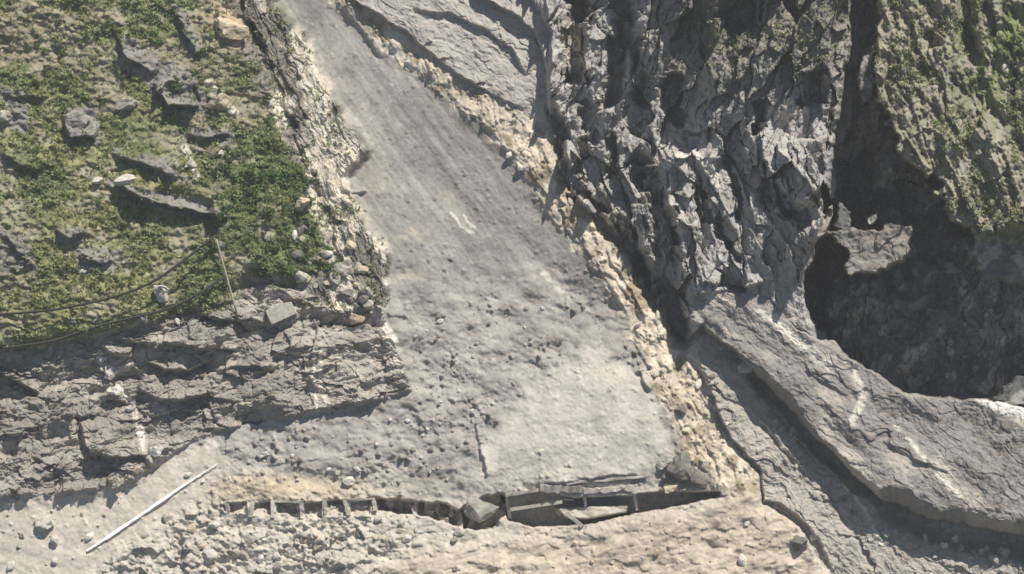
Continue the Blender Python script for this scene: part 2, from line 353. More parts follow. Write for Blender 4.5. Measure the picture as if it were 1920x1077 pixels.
lumps = fbm(GX / 40, GY / 30, 820, 4)
flow = fbm(*rot(GX, GY, -36, 13, 150), 830, 4)
st_s = stones(GX, GY, 11, 840, 0.16); st_m = stones(GX, GY, 24, 850, 0.16)
zone_rub = sst(430, 620, GY) * (1 - pmask(WX, WY, P_CONE, 50) * 0.8)
low_rub = sst(900, 960, GY) * sst(900, 600, GX)
rub = sst(0.0, 0.45, fbm(GX / 75, GY / 60, 845, 3) + 0.15) * zone_rub
slide = 0.2 * fine * (0.12 + rub) + 0.85 * lumps * (0.2 + zone_rub) + 0.14 * flow * (1 - zone_rub) * (1 - pmask(WX, WY, P_CONE, 60)) + 0.05 * fbm(GX / 4.5, GY / 4.5, 847, 2) + st_s * (0.5 * (0.12 + rub) + 0.35 * low_rub) + st_m * 0.9 * (rub * 0.6 + low_rub)
st_d = stones(GX, GY, 14, 848, 0.35)
slide += 0.9 * st_d * (0.22 + 0.9 * rub)
slide += 0.25 * rub * facet(GX / 13, GY / 11, 846, 0.7, 0.35)
slide += low_rub * (0.9 * facet(GX / 34, GY / 22, 860, 0.8, 0.4) + 0.5 * facet(GX / 15, GY / 12, 862, 0.8, 0.4) + 0.3 * fbm(GX / 14, GY / 11, 861, 2))
rest = np.clip(1 - m_grass - m_pale - m_rockl - m_cream - m_top - m_cliff - m_gorge - m_slab - m_lower - m_turf, 0, 1)
m_gorge_only = m_gorge * (1 - m_turf)
FH = np.zeros_like(H)
FH = mix(FH, slide, rest)
FH = mix(FH, 0.55 * rock_p + 0.5 * fbm(GX / 24, GY / 24, 871, 4) + 0.8 * st_s + 0.6 * st_d, m_cream)
sand_low = pmask(WX, WY, [(640, 1120), (700, 1060), (1000, 1000), (1360, 925), (1450, 940), (1560, 1080), (1600, 1340), (600, 1340)], 30)
FH = mix(FH, 0.9 * fbm(*rot(GX, GY, -22, 42, 24), 875, 4) + 0.3 * facet(GX / 24, GY / 16, 877, 0.8, 0.4) + 0.5 * st_s * 0.5 + 0.3 * st_m, sand_low * m_cream)
FH = mix(FH, 0.85 * rock_p + 0.4 * stones(GX, GY, 20, 876, 0.5), m_pale)
FH = mix(FH, gr + 0.55 * rock_b * sst(0.15, 0.5, fbm(GX / 70, GY / 60, 880, 3)) + 0.5 * st_m + 0.7 * np.abs(fbm(GX / 18, GY / 14, 883, 3)), m_grass)
FH = mix(FH, 1.15 * rock_b + 0.9 * facet(WX / 64, WY / 44, 417, 0.9, 0.6) + 0.2 * fine, m_rockl)
FH = mix(FH, 0.75 * rock_c + 0.22 * fine + 0.3 * lumps, m_top)
FH = mix(FH, rock_a + 0.25 * fine, m_cliff)
FH = mix(FH, rock_g, m_gorge_only)
FH = mix(FH, 1.1 * rocky(GX, GY, -18, 40, 95, 901, 1.9, 0.9, 0.5, 8) + 0.9 * ridged(*rot(GX, GY, -18, 22, 90), 903, 2) + 1.2 * gr, m_turf)
FH = mix(FH, 0.55 * rock_c + 0.2 * fine + 0.25 * fbm(GX / 50, GY / 30, 905, 3) + 0.35 * ridged(*rot(GX, GY, 20, 16, 90), 907, 2) * sst(1700, 1850, GX), m_slab)
FH = mix(FH, 1.0 * rock_c + 0.3 * fine + 0.4 * st_m, m_lower)
H += FH
for pts, h, soft, sl in ABSB:
    W = window(pts, 50); cx = sum(p[0] for p in pts) / len(pts); cy = sum(p[1] for p in pts) / len(pts)
    m = sst(soft * 0.5, -soft * 0.5, poly_sd(WX[W], WY[W], pts) + 0.5 * RAG[W])
    H[W] = mix(H[W], h + sl[0] * (GX[W] - cx) + sl[1] * (GY[W] - cy) + 0.5 * (FH[W] - 0) * 0.4 + 0.5 * fbm(GX[W] / 20, GY[W] / 20, 77, 3), m)

# road bench, buried shed and its openings
P_ROAD = [(-400, 1040), (0, 950), (150, 930), (250, 905), (330, 850), (400, 830), (440, 860), (360, 945), (300, 985), (180, 1060), (120, 1120), (-100, 1340), (-400, 1340)]
m_road = pmask(WX, WY, P_ROAD, 30)
hroad = 2.6 + 0.0035 * (GY - 900) + 0.12 * fbm(GX / 40, GY / 30, 920, 3)
H = mix(H, hroad + 0.25 * st_s + 0.25 * lumps + 0.1 * fine, m_road)
SHED_R = [(940, 932), (1010, 922), (1078, 934), (1180, 930), (1238, 922), (1350, 924), (1350, 931), (1262, 950), (1180, 965), (1100, 984), (1000, 988), (952, 976)]
SHED_L = [(690, 936), (760, 938), (830, 945), (862, 958), (905, 935), (940, 926), (955, 960), (925, 990), (860, 988), (815, 975), (780, 966), (700, 958)]
BAYS = [((428, 944), (462, 962)), ((474, 944), (508, 966)), ((519, 942), (556, 962)), ((563, 944), (606, 972)), ((613, 940), (650, 968)), ((657, 940), (694, 966))]
crisp = GX[0:0]
W = window(SHED_R, 30)
H[W] = mix(H[W], H[W] - 6.5, pmask(GX[W], GY[W] + 2 * fine[W], SHED_R, 4))
W = window(SHED_L, 30)
H[W] = mix(H[W], H[W] - 4.2 + 2.4 * facet(GX[W] / 14, GY[W] / 30, 931), pmask(WX[W], WY[W], SHED_L, 5))
for (x0, y0), (x1, y1) in BAYS:
    crisp_block([(x0, y0), (x1, y0 - 2), (x1, y1), (x0, y1)], -1.7, 3, (0, 0.06))
scarp([(1008, 906), (1060, 905), (1105, 897), (1160, 893), (1222, 888)], 0.9, 22, 10, 0.3)
crisp_block([(1040, 952), (1110, 948), (1180, 946), (1175, 962), (1100, 975), (1060, 972)], 5.2, 6)
crisp_block([(499, 570), (550, 562), (556, 592), (508, 612)], 0.0, 3)

# ------------------------------------------------------------------ pixel direction -> world
def ray(px, py):
    px = np.asarray(px, dtype=np.float64); py = np.asarray(py, dtype=np.float64)
    a = (px - 960) / 960 * FX; b = -(py - 538.5) / 960 * FX
    return FWD + a[..., None] * np.array([1.0, 0, 0]) + b[..., None] * UPV
O0 = np.array([0, 0, 60.0])                       # a point of the base slope
def place(px, py, h):
    d = ray(px, py); t = ((O0 - CAM) @ N0) / (d @ N0)
    L = np.linalg.norm(d, axis=-1)
    return CAM + d * (t - np.asarray(h) / L)[..., None]
PW = place(GX, GY, H)
def hat(px, py):
    j = int(np.clip(np.searchsorted(AX, px) - 1, 0, NX - 2)); i = int(np.clip(np.searchsorted(AY, py) - 1, 0, NY - 2))
    fx = (px - AX[j]) / (AX[j + 1] - AX[j]); fy = (py - AY[i]) / (AY[i + 1] - AY[i])
    return float((H[i, j] * (1 - fx) + H[i, j + 1] * fx) * (1 - fy) + (H[i + 1, j] * (1 - fx) + H[i + 1, j + 1] * fx) * fy)
def at(px, py, lift=0.0):
    return Vector(place(np.array(px), np.array(py), np.array(hat(px, py) + lift)))

# ------------------------------------------------------------------ albedo by ground kind (linear)
def lin(r, g, b):
    f = lambda c: (c / 255) / 12.92 if c / 255 <= 0.04045 else ((c / 255 + 0.055) / 1.055) ** 2.4
    return np.array([f(r), f(g), f(b)], F)
n1 = fbm(GX / 90, GY / 90, 950, 4)[..., None]; n2 = fbm(GX / 22, GY / 22, 960, 3)[..., None]; n3 = fbm(GX / 6, GY / 6, 970, 2)[..., None]
fl = fbm(*rot(GX, GY, -36, 11, 170), 975, 4)[..., None]
def tone(base, k1, k2, k3, extra=0): return base * (1 + k1 * n1 + k2 * n2 + k3 * n3 + extra)
C = tone(lin(167, 162, 153), 0.15, 0.13, 0.10, 0.16 * fl * (1 - sst(500, 700, GY)[..., None]))
C = C * (1 - 0.16 * (zone_rub * sst(0.0, 0.5, lumps))[..., None])
pebble = sst(0.1, 0.5, st_s + st_m)[..., None]
C = mix(C, C * 1.25, pebble * 0.7)
C = mix(C, C * 0.62, (sst(0.05, 0.3, st_d) * (0.35 + 0.5 * zone_rub))[..., None])
C = mix(C, C * 0.86, (sst(0.0, 0.5, fbm(*rot(GX, GY, -38, 60, 200), 849, 3)) * sst(650, 500, GY))[..., None])
C = mix(C, tone(lin(194, 187, 174), 0.06, 0.08, 0.05, 0.20 * fbm(*rot(GX, GY, 6, 22, 60), 978, 4)[..., None]), pmask(WX, WY, P_CONE, 30)[..., None])
low = sst(870, 980, GY)[..., None]
C = mix(C, tone(lin(198, 190, 175), 0.10, 0.12, 0.12), low * 0.8)
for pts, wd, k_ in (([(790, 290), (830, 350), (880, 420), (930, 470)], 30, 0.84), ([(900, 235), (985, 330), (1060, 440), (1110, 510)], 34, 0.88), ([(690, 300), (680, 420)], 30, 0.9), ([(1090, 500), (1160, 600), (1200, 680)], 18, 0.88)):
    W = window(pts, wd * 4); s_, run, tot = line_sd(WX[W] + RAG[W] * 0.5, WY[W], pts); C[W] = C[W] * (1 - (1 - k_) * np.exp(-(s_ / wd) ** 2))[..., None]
# pale streaks and warm patches where fresh rock shows on the slide
C = mix(C, tone(lin(196, 184, 162), 0.05, 0.1, 0.1), (sst(0.15, 0.5, fbm(GX / 70, GY / 40, 981, 3)) * np.exp(-((GX - 760) / 90) ** 2) * np.exp(-((GY - 440) / 120) ** 2))[..., None])
C = mix(C, tone(lin(196, 180, 152), 0.05, 0.12, 0.1), (0.9 * np.exp(-((GX - 520) / 170) ** 2) * np.exp(-((GY - 915) / 26) ** 2))[..., None])
grass = tone(lin(122, 126, 94), 0.30, 0.30, 0.30)
dry = tone(lin(140, 139, 100), 0.15, 0.25, 0.25); dirt = tone(lin(150, 143, 122), 0.15, 0.25, 0.2)
gz = sst(-0.05, 0.35, fbm(GX / 100, GY / 60, 985, 4) + 0.25 * np.exp(-((GX - 200) / 180) ** 2 - ((GY - 400) / 120) ** 2))[..., None]
grass = mix(grass, dry, gz)
ledge = np.zeros_like(H)
for pg in ([(205, 335), (270, 345), (370, 372), (430, 405), (425, 425), (350, 405), (230, 380)], [(220, 280), (300, 300), (345, 335), (320, 345), (250, 315)], [(240, 60), (300, 110), (350, 130), (390, 180), (385, 215), (320, 215), (270, 160), (225, 90)], [(330, 10), (360, 30), (380, 110), (345, 100)],
           [(110, 200), (180, 200), (190, 265), (120, 262)], [(90, 420), (165, 430), (150, 460), (110, 455)], [(140, 465), (225, 470), (225, 510), (150, 515)], [(0, 160), (60, 170), (50, 250), (0, 240)], [(0, 430), (50, 450), (80, 510), (0, 520)], [(335, 240), (430, 240), (440, 275), (345, 275)]):
    ledge = np.maximum(ledge, rmask(pg, 10, 0.5 * RAG))
dk = (sst(300, 480, GX) * sst(200, 300, GY))[..., None]
grass = mix(grass, tone(lin(96, 106, 72), 0.3, 0.3, 0.3), dk * 0.8)
dirtm = sst(0.0, 0.35, fbm(GX / 45, GY / 35, 990, 4) + 0.28 * sst(330, 60, GY) - 0.02)
dirtm = np.maximum(dirtm, 0.0)
grass = mix(grass, dirt, dirtm[..., None])
grass = mix(grass, tone(lin(140, 137, 130), 0.2, 0.2, 0.15), ledge[..., None]); dirtm = np.maximum(dirtm, ledge)
pale = tone(lin(208, 198, 180), 0.15, 0.2, 0.12)
pale = mix(pale, tone(lin(122, 119, 108), 0.15, 0.3, 0.2), sst(-0.1, 0.3, fbm(GX / 40, GY / 50, 995, 3) + 0.5 * sst(560, 480, GX - 0.25 * GY + 60))[..., None])
rockl = tone(lin(150, 144, 134), 0.12, 0.15, 0.12)
rockl = mix(rockl, tone(lin(172, 165, 153), 0.1, 0.1, 0.1), sst(0.0, 0.4, fbm(GX / 60, GY / 40, 996, 3) + 0.5 * sst(480, 640, GX))[..., None])
cream = tone(lin(204, 191, 170), 0.14, 0.2, 0.15)
cream = mix(cream, tone(lin(158, 143, 118), 0.1, 0.2, 0.15), sst(0.1, 0.45, fbm(GX / 26, GY / 30, 997, 4))[..., None])
sand = tone(lin(194, 180, 161), 0.14, 0.16, 0.14)
cream = mix(cream, sand, sst(0.0, 0.8, sand_low)[..., None])
cream = mix(cream, lin(226, 218, 204), (sst(0.2, 0.4, fbm(GX / 20, GY / 20, 998, 3)) * pmask(WX, WY, [(700, 50), (790, 130), (900, 215), (985, 310), (960, 330), (880, 240), (780, 160), (690, 70)], 20))[..., None])
top = tone(lin(176, 170, 160), 0.1, 0.12, 0.1)
cliff = tone(lin(168, 164, 157), 0.16, 0.2, 0.15)
cliff = mix(cliff, tone(lin(186, 180, 171), 0.05, 0.12, 0.1), sst(0.18, 0.5, fbm(*rot(GX, GY, 25, 40, 90), 1001, 4))[..., None])
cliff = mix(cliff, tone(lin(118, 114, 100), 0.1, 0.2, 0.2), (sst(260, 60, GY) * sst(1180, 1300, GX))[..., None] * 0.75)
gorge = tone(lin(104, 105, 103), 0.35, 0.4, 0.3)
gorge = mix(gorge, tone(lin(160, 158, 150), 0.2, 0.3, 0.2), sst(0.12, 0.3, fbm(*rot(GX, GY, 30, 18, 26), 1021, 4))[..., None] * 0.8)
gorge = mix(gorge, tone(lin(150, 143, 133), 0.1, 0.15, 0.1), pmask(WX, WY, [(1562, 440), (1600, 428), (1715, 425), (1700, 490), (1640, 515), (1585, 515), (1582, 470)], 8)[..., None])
turf = tone(lin(144, 141, 120), 0.15, 0.22, 0.22)
turf = mix(turf, tone(lin(118, 126, 84), 0.2, 0.3, 0.3), sst(1760, 1860, GX)[..., None] * sst(300, 100, GY)[..., None])
turf = mix(turf, tone(lin(156, 149, 134), 0.1, 0.2, 0.2), sst(-0.05, 0.2, fbm(*rot(GX, GY, 10, 14, 50), 1003, 3))[..., None] * 0.8)
slab = tone(lin(150, 144, 137), 0.10, 0.08, 0.08)
slab = mix(slab, tone(lin(182, 173, 160), 0.05, 0.1, 0.1), sst(0.12, 0.45, fbm(*rot(GX, GY, 40, 90, 40), 1005, 4))[..., None])
slab = mix(slab, lin(232, 226, 215), pmask(WX, WY, [(1810, 742), (1860, 744), (1930, 762), (1990, 780), (1990, 805), (1915, 788), (1850, 768)], 8)[..., None])
lower = tone(lin(170, 163, 152), 0.1, 0.14, 0.12)
C = mix(C, grass, m_grass[..., None]); C = mix(C, pale, m_pale[..., None]); C = mix(C, rockl, m_rockl[..., None])
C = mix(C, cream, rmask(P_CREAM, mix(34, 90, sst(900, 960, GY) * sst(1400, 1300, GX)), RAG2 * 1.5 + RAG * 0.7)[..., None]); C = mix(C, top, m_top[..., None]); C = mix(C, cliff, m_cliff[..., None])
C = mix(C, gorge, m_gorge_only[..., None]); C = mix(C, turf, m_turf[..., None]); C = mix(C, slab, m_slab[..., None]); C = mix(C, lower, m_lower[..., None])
C = mix(C, tone(lin(200, 191, 176), 0.08, 0.12, 0.12), m_road[..., None])
def vein(pts, wid, col, k=1.0):
    global C
    W = window(pts, wid * 4); s, run, tot = line_sd(WX[W], WY[W], pts)
    m = sst(wid, wid * 0.3, np.abs(s)) * k * sst(-0.9, -0.3, vnoise(GX[W] / 12, GY[W] / 12, 1010))
    C[W] = mix(C[W], col, m[..., None])
WHT = lin(222, 214, 198)
for pts, wd in (([(845, 400), (862, 425), (885, 436)], 4), ([(870, 405), (888, 425)], 4), ([(1020, 515), (1040, 530), (1050, 545)], 8), ([(745, 95), (790, 140)], 12), ([(925, 250), (985, 315)], 10), ([(1455, 600), (1500, 650), (1560, 690)], 14), ([(1680, 800), (1740, 870), (1800, 930)], 7),([(188, 668), (205, 705), (225, 730), (245, 765), (262, 810), (272, 850)], 10), ([(548, 60), (585, 110), (610, 190), (640, 240)], 7), ([(580, 150), (600, 200), (618, 250), (650, 330)], 6),
                ([(640, 360), (655, 395)], 8), ([(590, 660), (592, 770)], 4), ([(600, 660), (605, 740), (618, 765)], 6), ([(700, 580), (725, 620), (745, 690)], 9),
                ([(395, 160), (415, 185), (440, 215)], 14), ([(345, 280), (360, 310), (372, 340)], 9), ([(1420, 590), (1480, 625), (1530, 665)], 12), ([(1600, 700), (1620, 740), (1600, 790)], 12),
                ([(1580, 910), (1620, 960), (1660, 1030)], 5), ([(1250, 310), (1290, 290), (1325, 300), (1345, 340)], 14), ([(690, 440), (715, 480), (722, 530)], 8), ([(720, 600), (745, 640)], 8), ([(1760, 890), (1800, 930)], 7)):
    vein(pts, wd, WHT, 0.8)
vein([(410, 20), (440, 45), (445, 75)], 26, lin(204, 178, 150), 0.9)
C = np.clip(C, 0.02, 0.85)

# ------------------------------------------------------------------ materials
def mat_ground(name, rough=0.95, bump=0.22, scale=1.7, spec=0.15):
    m = bpy.data.materials.new(name); m.use_nodes = True; t = m.node_tree; b = t.nodes["Principled BSDF"]
    b.inputs["Roughness"].default_value = rough; b.inputs["Specular IOR Level"].default_value = spec
    a = t.nodes.new("ShaderNodeAttribute"); a.attribute_name = "tint"
    tc = t.nodes.new("ShaderNodeTexCoord")
    n = t.nodes.new("ShaderNodeTexNoise"); n.inputs["Scale"].default_value = scale; n.inputs["Detail"].default_value = 6; n.inputs["Roughness"].default_value = 0.65
    t.links.new(tc.outputs["Object"], n.inputs["Vector"])
    r = t.nodes.new("ShaderNodeMapRange"); r.inputs[1].default_value = 0.3; r.inputs[2].default_value = 0.7; r.inputs[3].default_value = 0.86; r.inputs[4].default_value = 1.13
    t.links.new(n.outputs["Fac"], r.inputs[0])
    v = t.nodes.new("ShaderNodeVectorMath"); v.operation = 'SCALE'
    t.links.new(a.outputs["Color"], v.inputs[0]); t.links.new(r.outputs[0], v.inputs["Scale"]); t.links.new(v.outputs[0], b.inputs["Base Color"])
    bm = t.nodes.new("ShaderNodeBump"); bm.inputs["Strength"].default_value = bump; bm.inputs["Distance"].default_value = 0.3
    t.links.new(n.outputs["Fac"], bm.inputs["Height"]); t.links.new(bm.outputs[0], b.inputs["Normal"])
    return m
def mat_solid(name, col, var=0.25, scale=1.5, rough=0.9, bump=0.3, metal=0.0, rv=(0.85, 1.2)):
    m = bpy.data.materials.new(name); m.use_nodes = True; t = m.node_tree; b = t.nodes["Principled BSDF"]
    b.inputs["Roughness"].default_value = rough; b.inputs["Specular IOR Level"].default_value = 0.2; b.inputs["Metallic"].default_value = metal
    tc = t.nodes.new("ShaderNodeTexCoord"); oi = t.nodes.new("ShaderNodeObjectInfo")
    ad = t.nodes.new("ShaderNodeVectorMath"); ad.operation = 'ADD'; t.links.new(tc.outputs["Object"], ad.inputs[0]); t.links.new(oi.outputs["Location"], ad.inputs[1])
    n = t.nodes.new("ShaderNodeTexNoise"); n.inputs["Scale"].default_value = scale; n.inputs["Detail"].default_value = 5
    t.links.new(ad.outputs[0], n.inputs["Vector"])
    cr = t.nodes.new("ShaderNodeValToRGB"); c = np.array(col)
    cr.color_ramp.elements[0].position = 0.3; cr.color_ramp.elements[1].position = 0.7
    cr.color_ramp.elements[0].color = (*(c * (1 - var)), 1); cr.color_ramp.elements[1].color = (*np.clip(c * (1 + var), 0, 0.9), 1)
    t.links.new(n.outputs["Fac"], cr.inputs[0])
    v = t.nodes.new("ShaderNodeMapRange"); v.inputs[3].default_value = rv[0]; v.inputs[4].default_value = rv[1]; t.links.new(oi.outputs["Random"], v.inputs[0])
    s = t.nodes.new("ShaderNodeVectorMath"); s.operation = 'SCALE'; t.links.new(cr.outputs[0], s.inputs[0]); t.links.new(v.outputs[0], s.inputs["Scale"])
    t.links.new(s.outputs[0], b.inputs["Base Color"])
    bm = t.nodes.new("ShaderNodeBump"); bm.inputs["Strength"].default_value = bump; bm.inputs["Distance"].default_value = 0.1
    t.links.new(n.outputs["Fac"], bm.inputs["Height"]); t.links.new(bm.outputs[0], b.inputs["Normal"])
    return m
M_DEB = mat_ground("debris"); M_ROCK = mat_ground("rock", 0.85, 0.4, 1.4, 0.25); M_SOIL = mat_ground("turf_soil", 0.98, 0.4, 3.0, 0.05)
M_BGREY = mat_solid("boulder_grey", lin(172, 165, 152)); M_BPALE = mat_solid("boulder_pale", lin(208, 202, 190), 0.12); M_BDARK = mat_solid("boulder_dark", lin(122, 117, 108))
M_BSAND = mat_solid("boulder_sand", lin(190, 174, 148), 0.15)
M_CONC = mat_solid("weathered_concrete", lin(172, 166, 154), 0.2, 0.8); M_WHITE = mat_solid("white_paint", (0.9, 0.89, 0.86), 0.03, 0.6, 0.6, rv=(0.97, 1.0))
M_STEEL = mat_solid("rusty_steel", lin(86, 80, 74), 0.3, 2.0, 0.7); M_CABLE = mat_solid("cable_sheath", lin(62, 64, 60), 0.1, 1.0, 0.7)
M_POLE = mat_solid("pale_concrete_pole", lin(176, 170, 154), 0.1, 1.0)
M_LEAF = [mat_solid("leaf_dark", lin(84, 104, 62), 0.35, 0.9, 0.8), mat_solid("leaf_mid", lin(108, 126, 72), 0.35, 0.9, 0.8), mat_solid("leaf_olive", lin(134, 140, 88), 0.3, 0.9, 0.8)]
M_TUFT = mat_ground("grass_blades", 0.9, 0.0, 2.0, 0.05)

# ------------------------------------------------------------------ build the ground sheets
kind = np.zeros((NY, NX), np.int8)
for k, m in ((1, m_grass), (2, m_pale), (3, m_rockl), (4, m_cream), (5, m_top), (6, m_cliff), (7, m_gorge_only), (8, m_turf), (9, m_slab), (10, m_lower), (11, m_road)):
    kind[m > 0.5] = k
kind[(sand_low > 0.5) & (kind == 4)] = 12
fk = kind[:-1, :-1]
idx = np.arange(NY * NX, dtype=np.int64).reshape(NY, NX)
quads = np.stack([idx[:-1, :-1], idx[1:, :-1], idx[1:, 1:], idx[:-1, 1:]], -1)
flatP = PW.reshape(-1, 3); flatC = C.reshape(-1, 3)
def grid_mesh(name, q, mat):
    used = np.unique(q); remap = np.full(NY * NX, -1, np.int64); remap[used] = np.arange(len(used)); q = remap[q]
    me = bpy.data.meshes.new(name)
    me.vertices.add(len(used)); me.vertices.foreach_set("co", flatP[used].astype(F).ravel())
    me.loops.add(q.size); me.loops.foreach_set("vertex_index", q.astype(np.int32).ravel())
    me.polygons.add(len(q)); me.polygons.foreach_set("loop_start", np.arange(0, q.size, 4, dtype=np.int32)); me.polygons.foreach_set("loop_total", np.full(len(q), 4, np.int32))
    me.update(calc_edges=True)
    ca = me.color_attributes.new("tint", 'FLOAT_COLOR', 'POINT')
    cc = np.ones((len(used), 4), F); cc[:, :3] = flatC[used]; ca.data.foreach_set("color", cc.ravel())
    me.polygons.foreach_set("use_smooth", np.full(len(q), mat is not M_ROCK, bool))
    me.materials.append(mat)
    o = bpy.data.objects.new(name, me); COL.objects.link(o); o["kind"] = "structure"
    return o
for k, nm, mt, lb in ((0, "landslide_slope", M_DEB, "long grey chute of fresh landslide debris down the middle"), (1, "grassy_hillside", M_SOIL, "green grassy mountainside left of the slide"),
                  (2, "shattered_rock_slope", M_ROCK, "pale shattered rock edge between grass and slide"), (3, "rock_outcrop_terrain", M_ROCK, "grey bedded rock outcrop below the grass"),
                  (4, "cream_soil_bank", M_DEB, "cream coloured soil bank along the right edge of the slide"), (5, "bedrock_terrain", M_ROCK, "smooth grey bedrock slabs above the cream bank"),
                  (6, "cliff_terrain", M_ROCK, "fractured dark grey cliff right of the chasm"), (7, "gorge_terrain", M_ROCK, "deep shaded gorge wall at the right"),
                  (8, "upper_hillside", M_SOIL, "olive turf and ribs on the upper right mountainside"), (9, "slab_terrain", M_ROCK, "long smooth sloping slab at lower right"),
                  (10, "lower_rock_terrain", M_ROCK, "broken rock ledges under the long slab"), (11, "road", M_DEB, "dusty road bench at lower left"), (12, "sand_bank", M_DEB, "tan sandy bank along the bottom")):
    sel = quads[fk == k]
    if len(sel): o = grid_mesh(nm, sel, mt); o["label"] = lb

# ------------------------------------------------------------------ object helpers
def tag(o, label, cat, group=None, kind=None):
    o["label"] = label; o["category"] = cat
    if group: o["group"] = group
    o["kind"] = kind or "thing"
    return o
def mesh_obj(name, verts, faces, mat, parent=None, smooth=False, world=False):
    me = bpy.data.meshes.new(name); me.from_pydata([tuple(v) for v in verts], [], faces); me.update()
    if smooth: me.polygons.foreach_set("use_smooth", [True] * len(faces))
    me.materials.append(mat); o = bpy.data.objects.new(name, me); COL.objects.link(o)
    if parent: o.parent = parent
    return o
def empty(name, loc):
    o = bpy.data.objects.new(name, None); COL.objects.link(o); o.location = loc; o.empty_display_size = 0.5; return o
CUBE_F = [(0, 1, 3, 2), (4, 6, 7, 5), (0, 4, 5, 1), (2, 3, 7, 6), (0, 2, 6, 4), (1, 5, 7, 3)]
def beam(name, a, b, wd, dp, mat, parent=None, origin=Vector((0, 0, 0)), face=Vector(-FWD), rnd=0.0, nseg=1):
    """a beam from a to b, wd across in the slope, dp deep towards the slope; slightly uneven"""
    a = Vector(a); b = Vector(b); d = (b - a).normalized(); s = d.cross(face).normalized(); t = s.cross(d).normalized()
    vs = []; fs = []; rg = random.Random(hash(name) % 99 + int(a.x * 7))
    for k in range(nseg + 1):
        c = a.lerp(b, k / nseg)
        for (i, j) in ((-1, -1), (1, -1), (1, 1), (-1, 1)):
            vs.append(c + s * (i * wd / 2 + rg.uniform(-rnd, rnd)) + t * (j * dp / 2 + rg.uniform(-rnd, rnd)) - origin)
    for k in range(nseg):
        o0 = 4 * k
        for i in range(4): fs.append((o0 + i, o0 + (i + 1) % 4, o0 + 4 + (i + 1) % 4, o0 + 4 + i))
    fs.append((0, 3, 2, 1)); n = 4 * nseg; fs.append((n, n + 1, n + 2, n + 3))
    o = mesh_obj(name, vs, fs, mat, parent)
    return o
def tube(name, pts, r, mat, parent=None, origin=Vector((0, 0, 0)), ns=6, r1=None):
    vs = []; fs = []; n = len(pts); r1 = r if r1 is None else r1
    for k, p in enumerate(pts):
        d = (pts[min(k + 1, n - 1)] - pts[max(k - 1, 0)]).normalized(); s = d.cross(Vector((0, 0, 1))).normalized(); t = s.cross(d)
        rr = r + (r1 - r) * k / (n - 1)
        for i in range(ns):
            a = 2 * math.pi * i / ns; vs.append(p + s * math.cos(a) * rr + t * math.sin(a) * rr - origin)
    for k in range(n - 1):
        for i in range(ns): fs.append((k * ns + i, k * ns + (i + 1) % ns, (k + 1) * ns + (i + 1) % ns, (k + 1) * ns + i))
    fs.append(tuple(range(ns))[::-1]); fs.append(tuple((n - 1) * ns + i for i in range(ns)))
    return mesh_obj(name, vs, fs, mat, parent, True)

# ------------------------------------------------------------------ rocks
import bmesh
def rock_mesh(seed, mat, sub=3, cuts=9, flat=1.0, boxy=0.0):
    rg = random.Random(seed); bm = bmesh.new(); bmesh.ops.create_icosphere(bm, subdivisions=sub, radius=1.0)
    planes = []
    for k in range(cuts):
        v = Vector((rg.gauss(0, 1), rg.gauss(0, 1), rg.gauss(0, 1))).normalized(); planes.append((v, rg.uniform(0.45, 0.8)))
    sx, sy, sz = rg.uniform(0.8, 1.3), rg.uniform(0.75, 1.1), rg.uniform(0.6, 0.9) * flat
    for v in bm.verts:
        for n, d in planes:
            e = v.co.dot(n) - d
            if e > 0: v.co -= n * e
        q = v.co * 3.1
        v.co += v.co.normalized() * 0.05 * math.sin(q.x * 2 + seed) * math.cos(q.y * 2.3) + v.co.normalized() * rg.uniform(-.012, .012)
        if sub >= 4: v.co += v.co.normalized() * (0.10 * mnoise.noise(v.co * 2.2 + Vector((seed, 0, 0))) + 0.06 * mnoise.noise(v.co * 5 + Vector((seed, 3, 0))) - 0.05 * abs(mnoise.noise(v.co * 3.3 + Vector((0, seed, 0)))))
        v.co.x *= sx; v.co.y *= sy; v.co.z *= sz
    me = bpy.data.meshes.new("boulder"); bm.to_mesh(me); bm.free(); me.materials.append(mat); return me
PROTO = {k: [rock_mesh(s + 31 * i, m, 2) for s in range(7)] for i, (k, m) in enumerate((("grey", M_BGREY), ("pale", M_BPALE), ("dark", M_BDARK), ("sand", M_BSAND)))}
RG = random.Random(11)
def boulder(px, py, wpx, hue, label, group=None, name="boulder", own=False, squash=1.0, ang=None, cat="boulder"):
    r = wpx / 20.0
    me = rock_mesh(int(px * 3 + py), {"grey": M_BGREY, "pale": M_BPALE, "dark": M_BDARK, "sand": M_BSAND}[hue], 4, 12) if own else RG.choice(PROTO[hue])
    o = bpy.data.objects.new(name, me); COL.objects.link(o)
    o.location = at(px, py, r * (0.32 if own else 0.26))
    base = Vector(N0).to_track_quat('Z', 'Y').to_matrix()
    a = RG.uniform(0, 6.28) if ang is None else ang
    o.rotation_euler = (base @ Matrix.Rotation(a, 3, 'Z')).to_euler()
    o.scale = (r, r * squash, r * 0.9)
    return tag(o, label, cat, group)
